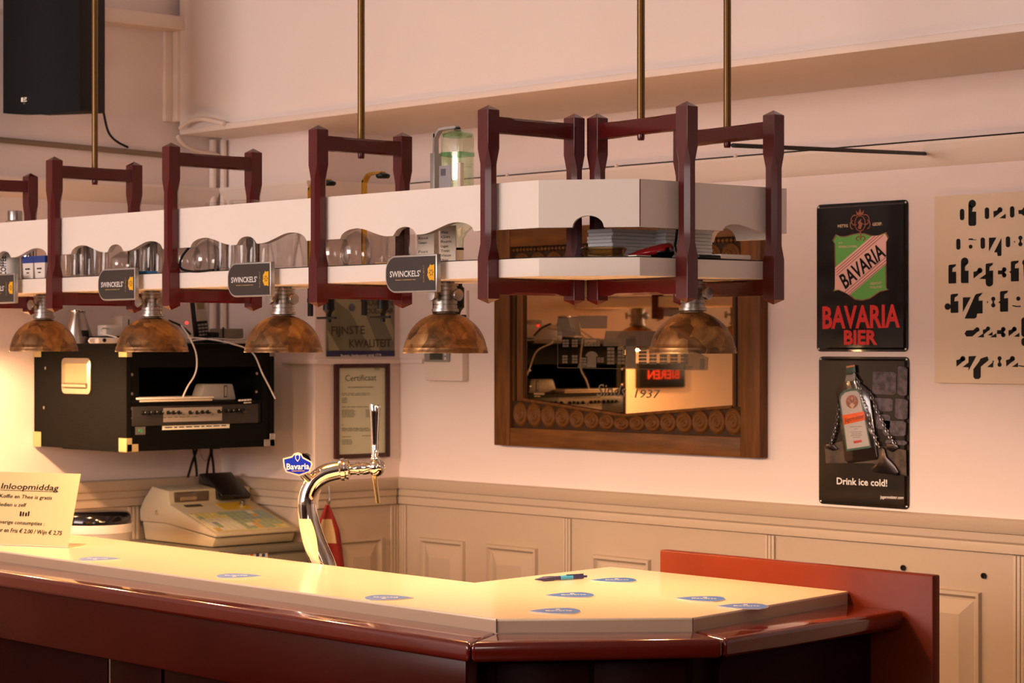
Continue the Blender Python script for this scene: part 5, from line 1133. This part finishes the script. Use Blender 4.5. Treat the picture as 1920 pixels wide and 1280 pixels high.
# things on top of the case
ZC = Z1+.0005
def topx(px, X): return onX(px, 630, X).y
sj = thing('steel_jug', 'brushed steel conical jug standing on the equipment case', 'jug', (-.28, topx(146, -.28), ZC))
obj('body', MB().open_lathe([(.0001, 0), (.050, 0), (.051, .004), (.022, .088), (.023, .100), (.0215, .100), (.0205, .088), (.048, .006), (.0001, .004)], 28), STEEL, sj, local=True, smooth=50)
obj('rim', MB().open_lathe([(.0225, .096), (.0245, .098), (.0245, .101), (.0225, .102)], 24), CHROME, sj, local=True)
obj('spout_hole', MB().box((.034, -.012, .020), (.046, .012, .040)), BLACK, sj, local=True, bevel=.003)
ps = thing('power_strip', 'white power strip lying on the left of the case top', 'power strip', (-.06, topx(205, -.06), ZC))
y_a, y_b = topx(176, -.06), topx(232, -.06)
obj('strip_body', MB().box((-.09, y_a, ZC), (-.035, y_b, ZC+.017)), WHITEP, ps, bevel=.004); obj('cord_end', MB().tube([(-.06, y_a+.002, ZC+.008), (-.055, y_a-.02, ZC+.007)], [.007, .004], 10), WHITEP, ps)
sw_ = MB().lathe([(.006, 0), (.006, .002)], 12, (-.035, y_a+.02, ZC+.009), (1,0,0)); obj('switch', sw_, BLACK, ps)
pg = thing('plug_adapter', 'white plug adapter block with a thin lead behind the power strip', 'adapter', (-.20, topx(205, -.2), ZC))
ya_, yb__ = topx(192, -.2), topx(222, -.2)
obj('block', MB().box((-.23, ya_, ZC+.022), (-.18, yb__, ZC+.056)), WHITEP, pg, bevel=.004); obj('stand', MB().box((-.26, ya_-.03, ZC), (-.16, yb__+.05, ZC+.022)), BLACK, pg, bevel=.003)
obj('lead', MB().tube(spline([(-.18, ya_+.01, ZC+.045), (-.17, ya_-.02, ZC+.045), (-.15, ya_-.03, ZC+.03), (-.10, ya_-.012, ZC+.018)], 6), .002, 8), WHITEP, pg)
mb_ = thing('modem_box', 'pale upright modem box behind the second dome lamp', 'modem', (-.25, topx(236, -.25), ZC)); ym = topx(229, -.25)
obj('housing', MB().box((-.32, ym, ZC), (-.25, ym+.035, ZC+.085)), mat('modem pale', (206, 198, 190), .4), mb_, bevel=.003); obj('logo_strip', MB().box((-.2505, ym+.022, ZC+.05), (-.2495, ym+.026, ZC+.075)), INK, mb_)
wr = thing('wireless_device', 'rounded white wireless device with a red light behind the second lamp', 'device', (-.15, topx(335, -.15), ZC))
ya_, yb__ = topx(285, -.12), topx(362, -.12)
prof = [(ya_, ZC), (yb__, ZC), (yb__, ZC+.020), (yb__-.01, ZC+.026), (yb__-.045, ZC+.052), (yb__-.09, ZC+.068), (ya_+.03, ZC+.066), (ya_, ZC+.05)]
obj('housing', MB().ext([(-.12, y, z) for y, z in prof], (-.16, 0, 0)), WHITEP, wr, bevel=.005); 
obj('dark_seam', MB().tube(spline([(-.119, y, z+.002) for y, z in prof[3:6]], 6), .0035, 8), BLACK, wr)
p = onX(350, 605, -.116); obj('indicator_light', MB().sphere(p, .005, 12, 8), mat('red indicator', (255, 50, 40), .4, emit=2.5), wr)
ph = thing('cordless_phone', 'black and silver cordless phone standing in its charger', 'phone', (-.14, topx(380, -.14), ZC))
py = topx(379, -.14); tv = Vector((-.06, -.09, 1)).normalized(); sv = Vector((0, 1, 0)); sv = (sv-tv*sv.dot(tv)).normalized(); fv = sv.cross(tv)
ob = Vector((-.14, py+.006, ZC+.012))
def phq(s, d, h): return ob+sv*s+fv*d+tv*h
def phbox(s0, s1, d0, d1, h0, h1):
    return MB().add([phq(s0,d0,h0), phq(s1,d0,h0), phq(s1,d1,h0), phq(s0,d1,h0), phq(s0,d0,h1), phq(s1,d0,h1), phq(s1,d1,h1), phq(s0,d1,h1)], [(0,3,2,1),(4,5,6,7),(0,1,5,4),(1,2,6,5),(2,3,7,6),(3,0,4,7)])
obj('handset', phbox(-.024, .024, -.022, 0, 0, .140), BLACK, ph, bevel=.005)
obj('silver_face', phbox(-.019, .021, -.001, .002, .058, .136), mat('phone silver', (176, 168, 156), .35, metal=.3), ph, bevel=.002)
obj('screen', phbox(-.013, .014, .002, .003, .095, .128), mat('phone lcd', (128, 122, 92), .3), ph)
for r_ in range(4):
    for c_ in range(3): obj('key', phbox(-.016+.0125*c_, -.007+.0125*c_, 0, .0018, .012+.0105*r_, .018+.0105*r_), mat('key grey', (150, 146, 142), .4), ph)
obj('charger_base', MB().box((-.19, py-.034, ZC), (-.09, py+.050, ZC+.020)), BLACK, ph, bevel=.005); obj('cradle_wing', MB().box((-.17, py+.018, ZC+.018), (-.11, py+.045, ZC+.036)), BLACK, ph, bevel=.004)
gb = thing('cable_box', 'small flat grey box on the right end of the case top', 'box', (-.28, topx(432, -.28), ZC))
y_a, y_b = topx(418, -.28), topx(452, -.28); obj('housing', MB().box((-.34, y_a-.012, ZC+.012), (-.28, y_b+.01, ZC+.048)), mat('greenish grey', (128, 122, 104), .5), gb, bevel=.003); obj('base_pad', MB().box((-.34, y_a-.06, ZC), (-.25, y_b+.01, ZC+.012)), WHITEP, gb, bevel=.002)
obj('aerial', MB().tube([(-.25, y_a-.02, ZC+.01), (-.25, y_a-.02, ZC+.052)], .003, 8), BLACK, gb)
pts = [(-.03, topx(362, -.03), ZC+.008), (-.03, topx(400, -.03), ZC+.014), (-.04, topx(440, -.04), ZC+.011), (-.05, topx(460, -.05), ZC+.014)]
single('flat_lead', MB().tube(spline(pts, 6), .0026, 8), WHITEP, 'white lead lying along the case top beside the phone', 'cable')
# cables under the case
hc = thing('hanging_cables', 'bundle of dark cables hanging from the case down to the register', 'cables', (-.42, -.66, 1.19))
def hp_(x, y, X=-.42): return onX(x, y, X)
for pts in ([(372, 826), (368, 845), (360, 868), (352, 895)], [(360, 828), (364, 850), (368, 876), (369, 893)], [(395, 826), (394, 850), (390, 870), (387, 893)], [(398, 826), (397, 848), (400, 872), (401, 892)]):
    obj('cable', MB().tube(spline([hp_(*p) for p in pts], 6), .0042, 8), BLACK, hc)
obj('cable', MB().tube(spline([hp_(375, 828), hp_(376, 850), hp_(385, 864), hp_(392, 850), hp_(394, 828)], 6), .002, 8), mat('beige lead', (190, 160, 140), .5), hc)

# light board seen in the mirror only
def mirror_hit(x, y, X):       # sight line folded at the glass plane y=-.012
    d = ray(x, y); h = CAM+d*((-.012-CAM.y)/d.y); d2 = Vector((d.x, -d.y, d.z)); return h+d2*((X-h.x)/d2.x)
ma, mb2 = mirror_hit(1198, 690, -.49), mirror_hit(1283, 724, -.49)
ml_, mh_ = min(ma.y, mb2.y), max(ma.y, mb2.y)
zlo_, zhi_ = mb2.z-.004, ma.z+.02
lb = thing('beer_light_board', 'dark board with red letters on the left wall, seen in the mirror', 'sign', (-.5, (ml_+mh_)/2, zlo_))
obj('board', MB().box((-.511, ml_, zlo_), (-.485, mh_, zhi_)), BLACK, lb, bevel=.002)
lx = MB(); letters(lx, 'BIEREN', (-.4846, ml_+.035, zlo_+.036), (-.4846, mh_-.045, zlo_+.036), .034, (1,0,0), bold=.02); obj('lettering', lx, mat('board red', (220, 70, 30), .4), lb, smooth=0)

# ================================================================== REGISTER CORNER
ZK = .9985
kc = thing('register_cabinet', 'grey cabinet under the cash register in the corner', 'cabinet', (-.25, -.54, 0))
obj('carcass', MB().box((-.50, -.728, 0), (.010, -.372, ZK-.018)), GREYCAB, kc, bevel=.002); obj('top_board', MB().box((-.503, -.736, ZK-.018), (.022, -.366, ZK)), GREYCAB, kc, bevel=.002)
dk = obj('door', MB().box((.010, -.70, .30), (.018, -.392, ZK-.026)), mat('grey door', (124, 118, 104), .45), kc, bevel=.002)
obj('door_knob', MB().lathe([(.006, 0), (.010, .012), (.008, .018)], 14, (.018, -.41, .7), (1,0,0)), STEEL, dk)
pa, pb = onX(441, 1037, .0185), onX(502, 1032, .0185)
st_ = obj('card_sticker', MB().box((.018, pa.y, .93), (.0188, pb.y, pb.z)), PAPER, kc)
for x, c in ((472, (220, 120, 40)), (483, (60, 60, 130)), (494, (40, 60, 140))):
    p = onX(x, 1041, .0189); obj('payment_mark', MB().box((.0187, p.y-.006, p.z-.004), (.0191, p.y+.006, p.z+.006)), mat('mark %d' % x, c, .5), st_)
rg = thing('cash_register', 'beige electronic cash register with black display on the grey cabinet', 'cash register', (-.26, -.5, ZK))
RY0, RY1 = -.703, -.385
def RP(x, y): p = onY(x, y, RY0); return (p.x, p.z)
def rk(u, v): return (230+u/5.486, 860+v/5.486)
base = [RP(*rk(200, 800)), RP(*rk(190, 640)), RP(*rk(430, 660)), RP(*rk(940, 815)), RP(*rk(935, 925))]
base = [(x, max(z, ZK+.002)) for x, z in base]
zf = min(z for x, z in base)
base[0] = (base[0][0]+.01, zf); base[-1] = (base[-1][0]-.012, zf)
obj('drawer_base', MB().ext([(x, RY0+.004, z) for x, z in base], (0, RY1-RY0-.008, 0)), BEIGEP, rg, bevel=.006)
upper = [RP(*rk(178, 640)), RP(*rk(172, 520)), RP(*rk(222, 400)), RP(*rk(300, 280)), RP(*rk(470, 330)), RP(*rk(478, 470)), RP(*rk(960, 780)), RP(*rk(958, 812)), RP(*rk(430, 662))]
obj('body', MB().ext([(x, RY0, z) for x, z in upper], (0, RY1-RY0, 0)), BEIGEP, rg, bevel=.006)
sA_, sB_ = Vector((upper[5][0], 0, upper[5][1])), Vector((upper[6][0], 0, upper[6][1])); sn = Vector((-(sB_.z-sA_.z), 0, sB_.x-sA_.x)).normalized()
if sn.z < 0: sn = -sn
def KS(t, s, d=.0005): q = sA_.lerp(sB_, t); q = Vector((q.x, RY0+(RY1-RY0)*s, q.z)); return q+sn*d
kb = MB(); kb.ext([KS(.34, .05, .0002), KS(.34, .94, .0002), KS(.95, .94, .0002), KS(.95, .05, .0002)], sn*.0025); kbo = obj('keyboard', kb, mat('key mat', (196, 184, 140), .35, coat=.3), rg)
random.seed(2); cols = [(204, 190, 120), (190, 176, 110), (150, 162, 130), (140, 156, 150), (196, 160, 90), (206, 200, 176)]
for i in range(6):
    for j in range(12):
        t0 = .37+.093*i; s0 = .07+.072*j; c = cols[(3 if j > 7 and i < 3 else 2 if j > 4 else 0 if i < 2 else 5) if random.random() < .8 else random.randrange(6)]
        obj('key', MB().ext([KS(t0, s0, .0027), KS(t0, s0+.060, .0027), KS(t0+.078, s0+.060, .0027), KS(t0+.078, s0, .0027)], sn*.0015), mat('key %d %d %d' % c, c, .4), kbo, smooth=0)
obj('yellow_strip', MB().ext([KS(.06, .52), KS(.06, .86), KS(.28, .86), KS(.28, .52)], sn*.001), mat('register yellow', (196, 160, 44), .4), rg)
obj('model_plate', MB().ext([KS(.05, .14), KS(.05, .34), KS(.12, .34), KS(.12, .14)], sn*.001), mat('dark bronze plate', (78, 62, 44), .4), rg)
kp = KS(.16, .80, 0); obj('key_switch', MB().lathe([(.010, 0), (.010, .008), (.007, .010), (.007, .016)], 14, kp, sn), STEEL, rg)
P0 = Vector((upper[3][0]+.004, 0, upper[3][1]+.004)); P1 = KS(.07, .5, .003); P1 = Vector((P1.x, 0, P1.z)); PC = Vector((upper[4][0], 0, upper[4][1]))
ln = (P1-P0).normalized(); nv_ = Vector((-ln.z, 0, ln.x)); nv_ = nv_ if nv_.z > 0 else -nv_
sh_ = max(0, (PC-P0).dot(nv_))+.006; P0 = P0+nv_*sh_; P1 = P1+nv_*sh_*.8
dsp = [(P0.x-.022, P0.z-.004), (P0.x, P0.z), (P1.x, P1.z), (P1.x-.006, P1.z-.016), (P0.x-.022, P1.z-.01)]
obj('display_hood', MB().ext([(x, -.523, z) for x, z in dsp], (0, .116, 0)), BLACKG, rg, bevel=.003)
vz0, vz1 = upper[5][1], upper[4][1]; vx = max(upper[4][0], upper[5][0])
obj('printer_window', MB().box((vx-.004, RY0+.02, vz0+.006), (vx+.004, RY0+.15, vz1-.005)), mat('smoked window', (86, 70, 54), .2, coat=.4), rg, bevel=.001)
obj('paper_roll', MB().tube([(vx+.002, RY0+.04, vz0+.016), (vx+.002, RY0+.10, vz0+.016)], .007, 12), mat('roll tan', (150, 124, 96), .6), rg)
lkp = onY(*rk(355, 552), RY0); obj('side_lock', MB().lathe([(.008, 0), (.008, .002), (.005, .003)], 14, (lkp.x, RY0, lkp.z), (0,-1,0)), CHROME, rg)
# back counter + bin
bkz = .90
bc_ = thing('back_cabinet', 'low painted cabinet against the left wall behind the long bar', 'cabinet', (-.3, -1.2, 0))
obj('carcass', MB().box((-.503, -1.34, 0), (-.02, -.745, bkz-.02)), WAINS, bc_); obj('top_board', MB().box((-.503, -1.34, bkz-.02), (-.01, -.742, bkz)), WAINS, bc_, bevel=.003)
p = onX(176, 985, -.16); bn = thing('lidded_bucket', 'white round bucket with glossy black lid behind the price card', 'bucket', (-.16, p.y, bkz))
rb2 = abs(onX(237, 985, -.16).y-p.y)*1.0
zr = onX(200, 978, -.16).z
obj('pail', MB().lathe([(rb2*.86, 0), (rb2*.97, zr-bkz-.03), (rb2, zr-bkz-.026), (rb2, zr-bkz-.003), (rb2*.97, zr-bkz)], 36), WHITEP, bn, local=True, smooth=40)
zl = onX(200, 957, -.16).z
obj('lid', MB().lathe([(rb2*.99, zr-bkz), (rb2*.99, zr-bkz+.006), (rb2*.97, zl-bkz-.010), (rb2*.88, zl-bkz-.001), (rb2*.4, zl-bkz+.003), (.0001, zl-bkz+.003)], 36), BLACKG, bn, local=True, smooth=50)
# red towel on a hook
tw = thing('red_towel', 'red tea towel with cream patch hanging from a hook by the corner', 'towel', (.03, -.24, .8))
TR = mat('red cloth', (160, 44, 38), .85, bump=.4, bscale=120, var=.35, vscale=14)
m = MB(); rows, cols_ = 16, 14; vs = []; fs = []
for i in range(rows+1):
    t = i/rows; y_px = 946+ (1090-946)*t
    l_ = 611-(16*min(1, t*3.5))-2*t; r_ = 617+(12*min(1, t*3))+ (24*t)
    for j in range(cols_+1):
        s = j/cols_; x = l_+(r_-l_)*s; fold = .010*math.sin(s*9+t*1.5)*(.35+t); p = onX(x, y_px, .035); vs.append(Vector((.036+fold, p.y, p.z)))
for i in range(rows):
    for j in range(cols_): a = i*(cols_+1)+j; fs.append((a, a+1, a+cols_+2, a+cols_+1))
b0 = len(vs); vs += [v-Vector((.003, 0, 0)) for v in vs]; fs += [tuple(k+b0 for k in reversed(f)) for f in list(fs)]
m.add(vs, fs); obj('cloth', m, TR, tw, smooth=70)
cpz = MB(); W1 = cols_+1
for i in range(3, 8):
    for j in range(1, 10): a = i*W1+j; cpz.add([vs[a]+Vector((.0012, 0, 0)), vs[a+1]+Vector((.0012, 0, 0)), vs[a+W1+1]+Vector((.0012, 0, 0)), vs[a+W1]+Vector((.0012, 0, 0))], [(0,1,2,3)])
obj('cream_patch', cpz, mat('cloth cream', (206, 176, 130), .9), tw, smooth=70)
hk = onX(616, 940, .035); obj('hook', MB().tube(spline([(.03, hk.y+.006, hk.z+.05), (.036, hk.y+.004, hk.z+.03), (.042, hk.y, hk.z+.005), (.036, hk.y, hk.z-.006), (.028, hk.y, hk.z)], 6), .003, 8), STEEL, tw)
# white knob just behind the counter edge
p = onY(657, 1068, -1.30)
